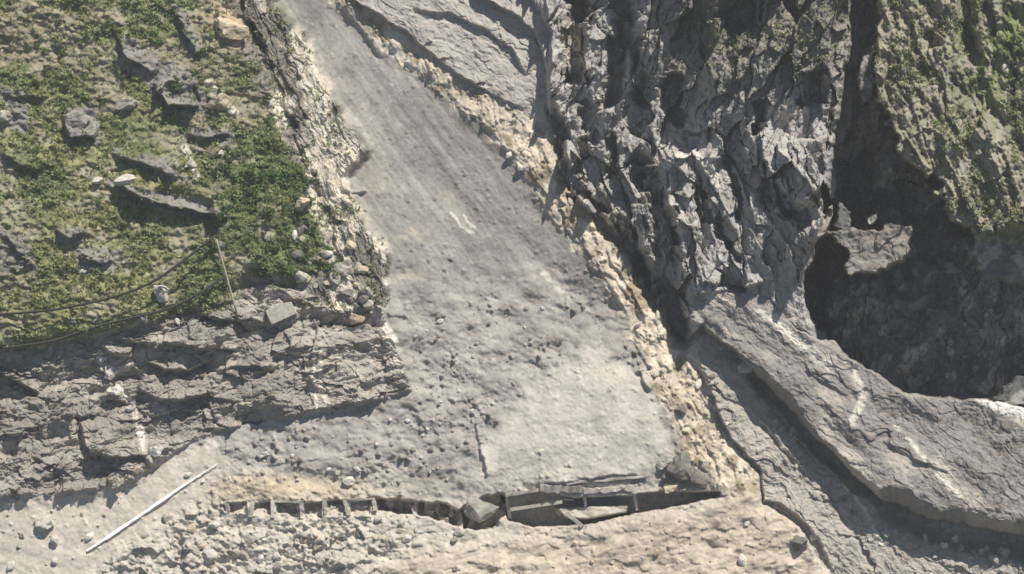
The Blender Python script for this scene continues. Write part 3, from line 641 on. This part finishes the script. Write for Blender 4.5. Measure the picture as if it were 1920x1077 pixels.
BIG = [
 (902, 957, 62, "grey", "large rough rock mass between the broken frame and the rock shed mouth"),
 (838, 962, 30, "dark", "dark jagged rock in the hollow left of the large rough rock mass"),
 (490, 853, 26, "pale", "pale square boulder at the left end of the thin crack on the slide"),
 (515, 857, 16, "grey", "flat grey stone just right of the pale square boulder"),
 (548, 856, 12, "pale", "small pale stone sitting on the thin crack below the outcrop"),
 (654, 902, 28, "pale", "white angular boulder in a cluster of stones above the broken shed frame"),
 (670, 880, 14, "pale", "pale round stone topmost of the cluster above the shed frame"),
 (632, 888, 12, "grey", "grey stone left of the white angular boulder in the cluster"),
 (690, 882, 13, "pale", "pale flat stone right of the cluster above the shed frame"),
 (616, 880, 10, "pale", "small pale stone leftmost of the cluster above the shed frame"),
 (1502, 1020, 44, "dark", "large dark grey boulder standing at the foot of the chasm ledge"),
 (1527, 1008, 24, "pale", "pale stone leaning on the right side of the large dark boulder"),
 (1393, 1052, 24, "pale", "white oval stone lying on the tan sandy bank"),
 (825, 603, 14, "pale", "small pale boulder alone in the middle of the rubble field"),
 (817, 638, 10, "dark", "small dark stone below the pale boulder in the rubble field"),
 (976, 315, 22, "pale", "white block at the top right rim of the slide"),
 (955, 290, 16, "pale", "white stone up left of the white block on the slide rim"),
 (566, 383, 44, "sand", "large rounded tan boulder among dark shrubs beside the pale rock edge"),
 (412, 430, 10, "pale", "small pale stone at the upper end of the upper cable"),
 (205, 700, 34, "pale", "white rock second from the top in the row down the left outcrop"),
 (215, 735, 30, "pale", "white blocky rock midway down the left outcrop row"),
 (192, 672, 24, "pale", "whitish rock topmost of the row down the left outcrop"),
 (243, 765, 26, "pale", "whitish elongated rock fourth in the row down the left outcrop"),
 (262, 815, 22, "pale", "narrow whitish rock fifth in the row down the left outcrop"),
 (296, 845, 34, "pale", "white oval rock lowest of the row beside the outcrop foot"),
 (280, 862, 18, "grey", "grey rock tucked left of the white oval rock"),
 (222, 905, 30, "grey", "grey boulder lying on the road edge under the outcrop"),
 (258, 880, 22, "sand", "tan boulder on the road edge under the white oval rock"),
 (313, 972, 24, "grey", "grey boulder beside the lower half of the white rail"),
 (352, 890, 14, "pale", "small pale stone left of the upper end of the white rail"),
 (380, 903, 12, "pale", "small pale stone just right of the white rail"),
 (88, 980, 40, "pale", "wide pale boulder lying on the dusty road"),
 (102, 1015, 22, "pale", "pale round stone below the wide pale boulder on the road"),
 (20, 1062, 20, "pale", "white stone at the lower left corner of the road"),
 (168, 1005, 18, "pale", "pale stone beside the lower end of the white rail"),
 (467, 1015, 28, "grey", "round grey boulder below the second bay of the shed frame"),
 (392, 1045, 34, "pale", "large pale boulder near the bottom edge left of the round grey one"),
 (402, 985, 22, "pale", "flat pale boulder just below the left end of the shed frame"),
 (645, 1055, 34, "grey", "grey boulder near the bottom edge below the shed frame"),
 (522, 1058, 20, "grey", "grey stone between the two large boulders near the bottom edge"),
 (1048, 962, 22, "pale", "pale round boulder at the mouth of the rock shed"),
 (1257, 915, 34, "sand", "tan boulder leaning at the right mouth of the rock shed"),
 (1278, 878, 72, "dark", "large broken grey rock mass above the right end of the shed"),
 (1250, 868, 34, "grey", "grey jagged rock on the left shoulder of the broken rock mass"),
 (1292, 858, 30, "sand", "tan rough rock on top of the broken rock mass"),
 (1262, 895, 40, "dark", "dark angular rock low on the left of the broken rock mass"),
 (1310, 905, 46, "dark", "grey jagged rock at the tip of the rock mass right of the shed"),
 (148, 225, 54, "grey", "large grey boulder with dark underside high on the grassy slope"),
 (240, 195, 44, "grey", "flat grey boulder in the upper grass right of the large boulder"),
 (430, 55, 62, "sand", "big pinkish tan boulder at the top of the grassy slope"),
 (413, 190, 46, "sand", "pinkish tan rock half way up beside the dark hollow"),
 (357, 308, 26, "pale", "tall pale rock in the grass above the dark ledge"),
 (237, 340, 38, "pale", "pale flat rock at the left end of the dark ledge"),
 (305, 548, 52, "pale", "long pale flat rock lying between the two cables"),
 (413, 288, 18, "pale", "pale rounded stone in the green scrub below the pinkish rock"),
 (183, 338, 20, "pale", "small whitish stone in the grass left of the dark ledge"),
 (8, 215, 40, "grey", "grey boulder cut by the left edge in the upper grass"),
 (139, 603, 16, "pale", "small pale stone in the grass between the cables at left"),
 (333, 603, 14, "pale", "small white stone just under the lower cable"),
 (155, 510, 14, "pale", "small whitish stone in the dark rocky patch of the grass"),
 (1886, 130, 20, "pale", "round white stone on the turf at the upper right"),
 (1405, 690, 44, "grey", "grey block bridging the dark channel above the long slab"),
 (1310, 720, 20, "pale", "pale stone in the top of the ledges left of the channel"),
 (1330, 735, 16, "pale", "small pale stone under the pale stone left of the channel"),
 (1660, 1000, 22, "grey", "grey boulder under the dark overhang of the long slab"),
 (1770, 1023, 26, "pale", "pale boulder below the dark overhang near the bottom edge"),
 (1800, 1030, 22, "grey", "grey boulder right of the pale boulder under the overhang"),
 (1735, 1010, 20, "grey", "rounded grey boulder left of the pale boulder under the overhang"),
 (665, 597, 34, "sand", "smooth tan boulder on the ledge at the top right of the outcrop"),
 (690, 548, 26, "grey", "grey block at the lower tip of the shattered rock"),
 (652, 545, 30, "grey", "grey angular rock in the shattered pile above the smooth tan boulder"),
 (640, 505, 34, "grey", "grey boulder in the middle of the shattered pile"),
 (678, 505, 26, "sand", "tan leaning rock on the right of the shattered pile"),
 (650, 378, 24, "pale", "bright white rock below the dark notch at the slide edge"),
 (618, 475, 22, "pale", "pale stone in the upper part of the shattered pile"),
 (552, 440, 20, "pale", "pale elongated stone among dark scrub left of the shattered pile"),
 (1275, 770, 30, "dark", "dark rough boulder stuck in the cream bank"),
 (1240, 632, 16, "dark", "small dark boulder high in the cream bank"),
 (1195, 612, 12, "dark", "small dark stone at the left edge of the cream bank"),
]
for (px, py, wd, hue, lb) in BIG:
    boulder(px, py, wd, hue, lb, own=wd >= 26, squash=0.75 if "long" in lb or "flat" in lb or "elongated" in lb else 0.9, ang=0.2 if wd >= 26 else None)
LAND = [(490, 853, "the pale square boulder"), (654, 902, "the white angular boulder"), (825, 603, "the lone pale boulder"), (976, 315, "the white block on the rim"), (566, 383, "the rounded tan boulder"),
 (296, 845, "the white oval rock"), (88, 980, "the wide pale road boulder"), (467, 1015, "the round grey boulder"), (645, 1055, "the big bottom edge boulder"), (902, 957, "the rough rock mass by the frame"), (1393, 1052, "the white sandbank stone"),
 (1278, 880, "the broken rock mass"), (1560, 870, "the dark channel under the slab"), (1800, 1030, "the dark slab overhang"), (1405, 690, "the block bridging the channel"), (652, 545, "the shattered pile"), (148, 225, "the large dark bottomed boulder"), (430, 55, "the big pinkish boulder"), (413, 190, "the pinkish rock by the hollow"), (237, 340, "the dark ledge"), (305, 548, "the long pale flat rock"), (404, 443, "the pole top"),
 (1886, 130, "the round white turf stone"), (1640, 470, "the lit plate in the gorge"), (1700, 300, "the overhanging rib block"), (770, 735, "the tip of the outcrop"), (1105, 648, "the peak of the debris cone"), (280, 955, "the white rail"), (560, 958, "the broken frame"), (1100, 945, "the rock shed mouth"), (40, 655, "the left end of the lower cable"), (20, 430, "the dark cleft at the left edge"), (940, 560, "the middle of the rubble field")]
LOOSE = []
def near_labels():
    used = {}
    for o, x, y, word, kindw in sorted(LOOSE, key=lambda q: (q[1] * 7 + q[2])):
        d, lx, ly, ln = min((math.hypot(x - a, y - b), a, b, n) for a, b, n in LAND)
        ang = math.degrees(math.atan2(y - ly, x - lx)) % 360
        di = ("right of", "below and right of", "below", "below and left of", "left of", "above and left of", "above", "above and right of")[int((ang + 22.5) // 45) % 8]
        used.setdefault((word, kindw, di, ln), []).append((d, o))
    ordn = ["closest", "second closest", "third closest", "fourth closest", "fifth closest", "sixth closest", "seventh closest", "eighth closest", "ninth closest", "tenth closest"]
    for (word, kindw, di, ln), l in used.items():
        l.sort(key=lambda q: q[0])
        for k, (d, o) in enumerate(l):
            o["label"] = f"{word} {kindw} {di} {ln}" if len(l) == 1 else f"{ordn[k] if k < 10 else 'distant'} {word} {kindw} {di} {ln}"
# loose stones: counted individuals, sorted by where they lie
def scatter(poly, n, sizes, hues, label, group, seed, cat="stone", name="loose_stone", lim=None):
    rg = random.Random(seed); xs = [p[0] for p in poly]; ys = [p[1] for p in poly]; k = 0
    def inside(x, y):
        c = False; m = len(poly)
        for i in range(m):
            x0, y0 = poly[i]; x1, y1 = poly[(i + 1) % m]
            if (y0 <= y) != (y1 <= y) and x < x0 + (y - y0) * (x1 - x0) / (y1 - y0): c = not c
        return c
    while k < n:
        x, y = rg.uniform(min(xs), max(xs)), rg.uniform(min(ys), max(ys))
        if not inside(x, y): continue
        wd = sizes[0] + (sizes[1] - sizes[0]) * rg.random() ** 2.4
        hu = rg.choice(hues); o = boulder(x, y, wd, hu, label, group, name=name, cat=cat); k += 1
        LOOSE.append((o, x, y, ('tiny ' if wd < sizes[0] + 0.25 * (sizes[1] - sizes[0]) else '') + {'sand': 'tan'}.get(hu, hu), 'stone'))
scatter([(770, 600), (1080, 560), (1100, 640), (900, 760), (880, 900), (800, 900), (770, 730)], 70, (4, 12), ("grey", "grey", "dark", "pale"), "small grey stone in the rubble field between the outcrop and the debris cone", "stones in the rubble field", 21)
scatter([(420, 830), (700, 780), (860, 780), (860, 930), (420, 935)], 45, (4, 13), ("grey", "pale", "pale", "sand"), "small pale stone on the debris shelf above the broken shed frame", "stones on the debris shelf", 22)
scatter([(430, 955), (700, 950), (860, 985), (700, 985), (430, 975)], 15, (6, 18), ("grey", "grey", "pale", "sand"), "stone", "stones spilled over the broken frame", 27)
scatter([(1420, 760), (1480, 800), (1560, 890), (1640, 960), (1600, 985), (1500, 890), (1420, 800)], 13, (9, 24), ("grey", "dark", "grey"), "stone", "stones in the dark channel under the slab", 28)
scatter([(1640, 985), (1720, 990), (1800, 1010), (1915, 1030), (1915, 1060), (1720, 1045)], 12, (10, 28), ("grey", "pale", "grey"), "stone", "stones under the slab overhang", 29)
scatter([(1300, 650), (1350, 700), (1400, 800), (1440, 870), (1400, 850), (1340, 760)], 6, (7, 20), ("grey", "pale", "dark"), "stone", "stones on the lower ledges", 30)
scatter([(330, 985), (700, 985), (900, 1000), (700, 1060), (200, 1077)], 50, (6, 22), ("grey", "pale", "grey", "sand"), "weathered stone in the rubble bank below the shed frame", "stones in the bank below the shed frame", 23)
scatter([(560, 410), (660, 450), (705, 500), (712, 570), (650, 590), (580, 540), (540, 480)], 45, (9, 32), ("grey", "dark", "dark", "grey", "sand"), "grey block", "stones in the shattered pile", 26)
scatter([(10, 950), (280, 930), (120, 1070), (10, 1070)], 20, (5, 16), ("pale", "grey", "sand"), "small pale stone lying on the dusty road", "stones on the dusty road", 24)
scatter([(900, 1010), (1360, 950), (1480, 1000), (1500, 1070), (760, 1070)], 24, (4, 14), ("sand", "sand", "pale", "dark"), "small tan stone on the sandy bank along the bottom", "stones on the sandy bank", 25)

# ------------------------------------------------------------------ the buried rock shed along the road
def P(x, y, l=0.0): return at(x, y, l)
def abs_at(px, py, h): return Vector(place(np.array(px, float), np.array(py, float), np.array(h, float)))
def level(px, py, r=10): return max(hat(px + dx, py + dy) for dx in (-r, 0, r) for dy in (-r, 0, r))
o0 = abs_at(560, 965, hat(560, 985))
t = empty("shed_frame", o0); tag(t, "half buried broken concrete frame with a row of small open bays at lower left", "rock shed")
tops = [(425, 943), (470, 944), (515, 942), (560, 943), (609, 940), (652, 938), (698, 938)]
hb = 1.0 + hat(560, 935)
for k, (x, y) in enumerate(tops):
    x += (0, 5, -4, 3, 0, -6, 2)[k]
    a = abs_at(x, y - 3, hat(x, y - 6) + 0.2); b = abs_at(x + (3, -5, 1, 6, -2, 8, 4)[k], y + (16, 26, 30, 22, 38, 30, 20)[k], hat(x, y + 34) + 0.1)
    beam("post", a, b, 0.7, 0.7, M_CONC, t, o0, rnd=0.12, nseg=4)
for k in range(len(tops) - 1):
    if k in (0, 1, 3, 4): continue
    (x0, y0), (x1, y1) = tops[k], tops[k + 1]
    beam("roof_beam", abs_at(x0 - 2, y0 - 2, hat(x0, y0 - 8) + 0.1), abs_at(x1 + 1, y1 - 2, hat(x1, y1 - 8) + 0.1), 0.35, 0.8, M_CONC, t, o0, rnd=0.05, nseg=4)
o1 = abs_at(1100, 945, hat(1100, 990))
t = empty("rock_shed", o1); tag(t, "dark mouth of a buried concrete rock shed under the debris cone", "rock shed")
rl = hat(985, 915)
beam("roof_beam", abs_at(948, 929, rl + 0.5), abs_at(1012, 918, rl + 0.5), 0.5, 1.2, M_CONC, t, o1, rnd=0.1, nseg=7)
beam("roof_slab", abs_at(1012, 915, hat(1020, 905) + 0.1), abs_at(1092, 918, hat(1085, 905) + 0.1), 1.3, 1.4, M_CONC, t, o1, rnd=0.24, nseg=12)
beam("roof_slab", abs_at(1094, 921, hat(1100, 912)), abs_at(1185, 915, hat(1180, 908)), 0.9, 1.2, M_CONC, t, o1, rnd=0.28, nseg=12)
beam("rail", abs_at(955, 940, rl - 1.6), abs_at(992, 934, rl - 1.6), 0.28, 0.3, M_CONC, t, o1)
beam("rail", abs_at(957, 956, rl - 0.5), abs_at(1054, 941, rl - 0.3), 0.6, 0.3, M_POLE, t, o1, rnd=0.03, nseg=5)
beam("rail", abs_at(1010, 933, rl - 1.6), abs_at(1075, 938, rl - 1.6), 0.35, 0.3, M_CONC, t, o1)
for x, ya, yb in ((950, 930, 972), (1095, 930, 968), (1188, 918, 956)):
    beam("post", abs_at(x, ya, rl - 1.0), abs_at(x + 6, yb, rl - 2.5), 0.5, 0.6, M_CONC, t, o1, rnd=0.1, nseg=5)
# toppled slab and bent bar at the foot of the opening
b = beam("fallen_beam", at(1062, 962, 0.9), at(1092, 988, 0.5), 0.6, 0.6, M_CONC, rnd=0.08, nseg=3); tag(b, "short toppled concrete beam leaning in front of the shed mouth", "beam")
b = beam("broken_slab", at(1042, 908, 0.3), at(1215, 893, 0.35), 0.5, 0.5, M_CONC, rnd=0.12, nseg=9); tag(b, "thin broken concrete slab edge above the shed mouth at the foot of the debris cone", "slab")
# concrete block on the outcrop
def block_thing(corners, hgt, name, mat, label, cat, sink=0.4):
    base = max(hat(x, y) for x, y in corners); lo = min(hat(x, y) for x, y in corners) - sink
    top = [abs_at(x, y, base + hgt) for x, y in corners]; bot = [abs_at(x, y, lo) for x, y in corners]
    bm = bmesh.new(); vt = [bm.verts.new(v) for v in top]; vb = [bm.verts.new(v) for v in bot]; n = len(vt)
    bm.faces.new(vt[::-1]); bm.faces.new(vb)
    for i in range(n): bm.faces.new((vt[i], vt[(i + 1) % n], vb[(i + 1) % n], vb[i]))
    bmesh.ops.recalc_face_normals(bm, faces=bm.faces)
    bmesh.ops.bevel(bm, geom=bm.edges[:], offset=0.12, segments=1, affect='EDGES')
    me = bpy.data.meshes.new(name); bm.to_mesh(me); bm.free(); me.materials.append(mat)
    o = bpy.data.objects.new(name, me); COL.objects.link(o); return tag(o, label, cat)
block_thing([(497, 584), (512, 572), (546, 566), (558, 588), (509, 610)], 1.3, "rock_block", M_BGREY, "flat squared rock block with sharp dark lower edges on top of the outcrop", "rock block")
# white roadside rail
a = at(163, 1033, 0.35); b = at(408, 869, 0.25); o2 = at(280, 955, 0.0)
t = empty("guard_rail", o2); tag(t, "long straight white roadside rail running up the dusty road at lower left", "guard rail")
pts = [(163, 1033), (200, 1009), (240, 982), (280, 955), (320, 927), (360, 900), (385, 884), (408, 869)]
for (x0, y0), (x1, y1), wd in zip(pts[:-1], pts[1:], (0.45, 0.62, 0.55, 0.6, 0.42, 0.3, 0.16)):
    beam("rail", at(x0, y0, 0.5), at(x1, y1, 0.5), wd, 0.07, M_WHITE, t, o2, Vector(N0 * 0.5 + SUN * 0.6), rnd=0.05, nseg=4)
for k in range(1, len(pts) - 1):
    beam("post", at(*pts[k], 0.42), at(pts[k][0] + 1, pts[k][1] + 5, -0.3), 0.2, 0.2, M_WHITE, t, o2)
# pole and cables
o3 = at(446, 600, 0.0); t = empty("utility_pole", o3); tag(t, "pale leaning utility pole at the right edge of the grass carrying two cables", "utility pole")
pl = [(449, 603, 0.1), (436, 560, 1.6), (424, 515, 2.4), (410, 465, 3.2), (404, 443, 3.6)]
PB = [abs_at(x, y, hat(446, 600) + l) for x, y, l in pl]
tube("pole_shaft", PB, 0.22, M_POLE, t, o3, 8, 0.13)
beam("crossarm", abs_at(396, 446, hat(446, 600) + 3.9), abs_at(414, 439, hat(446, 600) + 3.9), 0.25, 0.25, M_STEEL, t, o3)
def cable(pts, r, label):
    hs = [p[2] for p in pts]; xs = [p[0] for p in pts]; out = []
    n = 40
    for k in range(n + 1):
        x = xs[0] + (xs[-1] - xs[0]) * k / n
        out.append(abs_at(x, float(np.interp(x, xs, [p[1] for p in pts])), float(np.interp(x, xs, hs))))
    # smooth the chain
    for _ in range(4): out = [out[0]] + [(out[i - 1] + out[i] * 2 + out[i + 1]) / 4 for i in range(1, n)] + [out[-1]]
    o = tube("cable", out, r * 1.35, M_CABLE); tag(o, label, "cable", "cables crossing the grassy slope")
h4 = hat(446, 600)
hc = max(hat(x, y) for x, y in ((0, 590), (150, 575), (280, 535), (350, 490)))
cable([(-150, 606, hc + 3), (0, 590, hc + 1.3), (100, 582, hc + 1.1), (200, 562, hc + 1.1), (280, 535, hc + 1.2), (330, 500, hc + 1.5), (404, 442, h4 + 3.7)], 0.17, "upper dark sagging cable from the left edge to the top of the leaning pole")
hc = max(hat(x, y) for x, y in ((0, 655), (105, 640), (230, 605), (350, 560)))
cable([(-150, 668, hc + 3), (0, 654, hc + 0.9), (105, 640, hc + 0.8), (160, 618, hc + 0.8), (230, 600, hc + 0.9), (320, 580, hc + 1), (370, 553, hc + 1.2), (424, 518, h4 + 2.6)], 0.17, "lower sagging cable from the left edge along the foot of the grass to the pole")

# ------------------------------------------------------------------ grass tufts (uncountable) and shrubs (counted)
rs = np.random.RandomState(5)
def tufts(name, mask, n, size, label, seed, cols):
    rs = np.random.RandomState(seed)
    pts = []
    ys = rs.randint(0, NY, n * 14); xs = rs.randint(0, NX, n * 14)
    ok = (rs.rand(n * 14) < mask[ys, xs]) & (AX[xs] > -80) & (AX[xs] < 2000) & (AY[ys] > -70) & (AY[ys] < 1150)
    ys, xs = ys[ok][:n], xs[ok][:n]; n = len(ys)
    c = PW[ys, xs]; B = 7
    s = size * (0.5 + rs.rand(n) ** 2 * 1.3)
    cc = C[ys, xs]; tint = cols[rs.randint(0, len(cols), n)] * (0.6 + 0.4 * rs.rand(n, 1)) + 0.25 * cc
    V = np.zeros((n, B, 4, 3)); 
    for k in range(B):
        th = rs.rand(n) * 6.283; d = np.stack([np.cos(th), np.sin(th), np.zeros(n)], -1)
        ax = d[:, :1] * np.array([1.0, 0, 0]) + d[:, 1:2] * TU
        out = N0 * 0.5 + np.array([0, 0, 1.0]) * 0.5
        off = (rs.rand(n, 3) - 0.5) * s[:, None] * 0.9
        base = c + off - N0 * 0.1; lean = ax * (rs.rand(n, 1) * 0.9) + out * (0.35 + 0.7 * rs.rand(n, 1))
        side = np.cross(lean, np.array([0.3, -0.5, 0.8])); side /= np.linalg.norm(side, axis=1, keepdims=True) + 1e-9
        w_ = s[:, None] * 0.22; L = lean * s[:, None]
        V[:, k, 0] = base - side * w_; V[:, k, 1] = base + side * w_; V[:, k, 2] = base + L + side * w_ * 0.5; V[:, k, 3] = base + L - side * w_ * 0.5
    V = V.reshape(-1, 3); nf = n * B
    me = bpy.data.meshes.new(name); me.vertices.add(len(V)); me.vertices.foreach_set("co", V.astype(F).ravel())
    me.loops.add(nf * 4); me.loops.foreach_set("vertex_index", np.arange(nf * 4, dtype=np.int32))
    me.polygons.add(nf); me.polygons.foreach_set("loop_start", np.arange(0, nf * 4, 4, dtype=np.int32)); me.polygons.foreach_set("loop_total", np.full(nf, 4, np.int32)); me.update(calc_edges=True)
    ca = me.color_attributes.new("tint", 'FLOAT_COLOR', 'POINT'); q = np.ones((len(V), 4), F); q[:, :3] = np.repeat(tint, B * 4, axis=0); ca.data.foreach_set("color", q.ravel())
    me.materials.append(M_TUFT); o = bpy.data.objects.new(name, me); COL.objects.link(o); o["kind"] = "stuff"; o["label"] = label; o["category"] = "grass"
tc = np.stack([lin(118, 132, 84), lin(102, 118, 74), lin(146, 156, 102), lin(168, 166, 122), lin(134, 142, 88)]) * 1.1
patch = sst(-0.35, 0.25, fbm(GX / 60, GY / 45, 1201, 4))
tufts("grass", m_grass * (0.25 + 0.75 * patch) * (1 - 0.75 * dirtm), 22000, 0.38, "short mountain grass covering the left slope", 3, tc)
tufts("sparse_grass", np.clip(0.9 * m_turf * sst(-0.1, 0.3, fbm(GX / 60, GY / 60, 1210, 4)) + 0.35 * m_pale * sst(0, 0.3, fbm(GX / 30, GY / 30, 1211, 3)) + 0.2 * m_cliff * sst(200, 60, GY) * sst(1200, 1300, GX), 0, 1), 16000, 0.45, "sparse olive grass on the upper right ribs and the pale rock edge", 4, tc * 0.95)

def shrub_mesh(seed, mat):
    rg = np.random.RandomState(seed); n = 150; V = []; Fc = []
    k = 5; cen = rg.randn(k, 3) * [0.42, 0.42, 0.22] + [0, 0, 0.45]; rad = 0.35 + 0.25 * rg.rand(k)
    for i in range(n):
        j = rg.randint(k); d = rg.randn(3); d /= np.linalg.norm(d); p = cen[j] + d * rad[j] * (0.7 + 0.35 * rg.rand())
        if p[2] < -0.1: p[2] = -p[2]
        a = rg.randn(3); a /= np.linalg.norm(a); b = np.cross(a, rg.randn(3)); b /= np.linalg.norm(b); s = 0.10 + 0.11 * rg.rand()
        o = len(V); V += [p - a * s - b * s * .6, p + a * s - b * s * .6, p + a * s * .8 + b * s * .7, p - a * s * .8 + b * s * .7]; Fc.append((o, o + 1, o + 2, o + 3))
    me = bpy.data.meshes.new("shrub"); me.from_pydata([tuple(v) for v in V], [], Fc); me.update(); me.materials.append(mat); return me
SH = {k: [shrub_mesh(60 + 10 * k + i, M_LEAF[k]) for i in range(5)] for k in range(3)}
def shrub(px, py, wpx, k, label, group):
    r = wpx / 20; o = bpy.data.objects.new("shrub", RG.choice(SH[k])); COL.objects.link(o)
    o.location = at(px, py, 0.0); nrm = (Vector(N0) * 0.7 + Vector((0, 0, 0.5))).normalized()
    o.rotation_euler = (nrm.to_track_quat('Z', 'Y').to_matrix() @ Matrix.Rotation(RG.uniform(0, 6.28), 3, 'Z')).to_euler(); o.scale = (r, r, r * 0.85)
    tag(o, label, "shrub", group); LOOSE.append((o, px, py, ("large " if wpx > 17 else "small " if wpx < 12 else "") + ("dark green", "green", "olive")[k], "shrub"))
def shrubs(poly, n, sizes, ks, label, group, seed):
    rg = random.Random(seed); xs = [p[0] for p in poly]; ys = [p[1] for p in poly]; k = 0; done = []
    while k < n:
        x, y = rg.uniform(min(xs), max(xs)), rg.uniform(min(ys), max(ys))
        if float(poly_sd(np.array([[x]], F), np.array([[y]], F), poly)[0, 0]) > 0: continue
        wd = rg.uniform(*sizes); done.append((x, y)); shrub(x, y, wd, rg.choice(ks), label, group); k += 1
shrubs([(400, 300), (560, 300), (620, 440), (640, 520), (500, 525), (440, 440), (400, 420)], 95, (11, 26), (0, 0, 1), "dark green shrub in the dense scrub between the grass and the shattered rock", "shrubs in the dark scrub belt", 41)
shrubs([(40, 10), (420, 10), (480, 110), (540, 300), (400, 300), (250, 200), (60, 220)], 70, (9, 20), (0, 1, 1), "green shrub on the upper left mountainside", "shrubs on the upper left slope", 42)
shrubs([(10, 240), (210, 240), (400, 420), (400, 540), (240, 600), (10, 640)], 60, (8, 17), (1, 2, 1), "low olive shrub in the open grass of the left slope", "shrubs in the open grass", 43)
shrubs([(1640, 10), (1915, 10), (1915, 430), (1790, 410), (1700, 240)], 55, (9, 20), (1, 2, 0), "olive shrub clinging to the upper right ribs", "shrubs on the upper right ribs", 44)

near_labels()
# ------------------------------------------------------------------ haze
allp = flatP; lo = allp.min(0); hi = allp.max(0)
hx0, hy0, hz0 = lo[0] - 20, min(lo[1], CAM[1]) - 30, lo[2] - 1.0
hx1, hy1, hz1 = hi[0] + 20, hi[1] + 20, max(hi[2], CAM[2]) + 8
vs = [(x, y, z) for x in (hx0, hx1) for y in (hy0, hy1) for z in (hz0, hz1)]
hm = bpy.data.materials.new("haze"); hm.use_nodes = True; t = hm.node_tree; t.nodes.remove(t.nodes["Principled BSDF"])
pv = t.nodes.new("ShaderNodeVolumePrincipled"); pv.inputs["Density"].default_value = 0.0002; pv.inputs["Color"].default_value = (0.95, 0.93, 0.9, 1); pv.inputs["Anisotropy"].default_value = 0.2
t.links.new(pv.outputs[0], t.nodes["Material Output"].inputs["Volume"])
if os.environ.get("NOHAZE") is None:
    hz = mesh_obj("haze", vs, CUBE_F, hm); tag(hz, "thin pale dusty haze in front of the mountainside", "haze", None, "stuff")
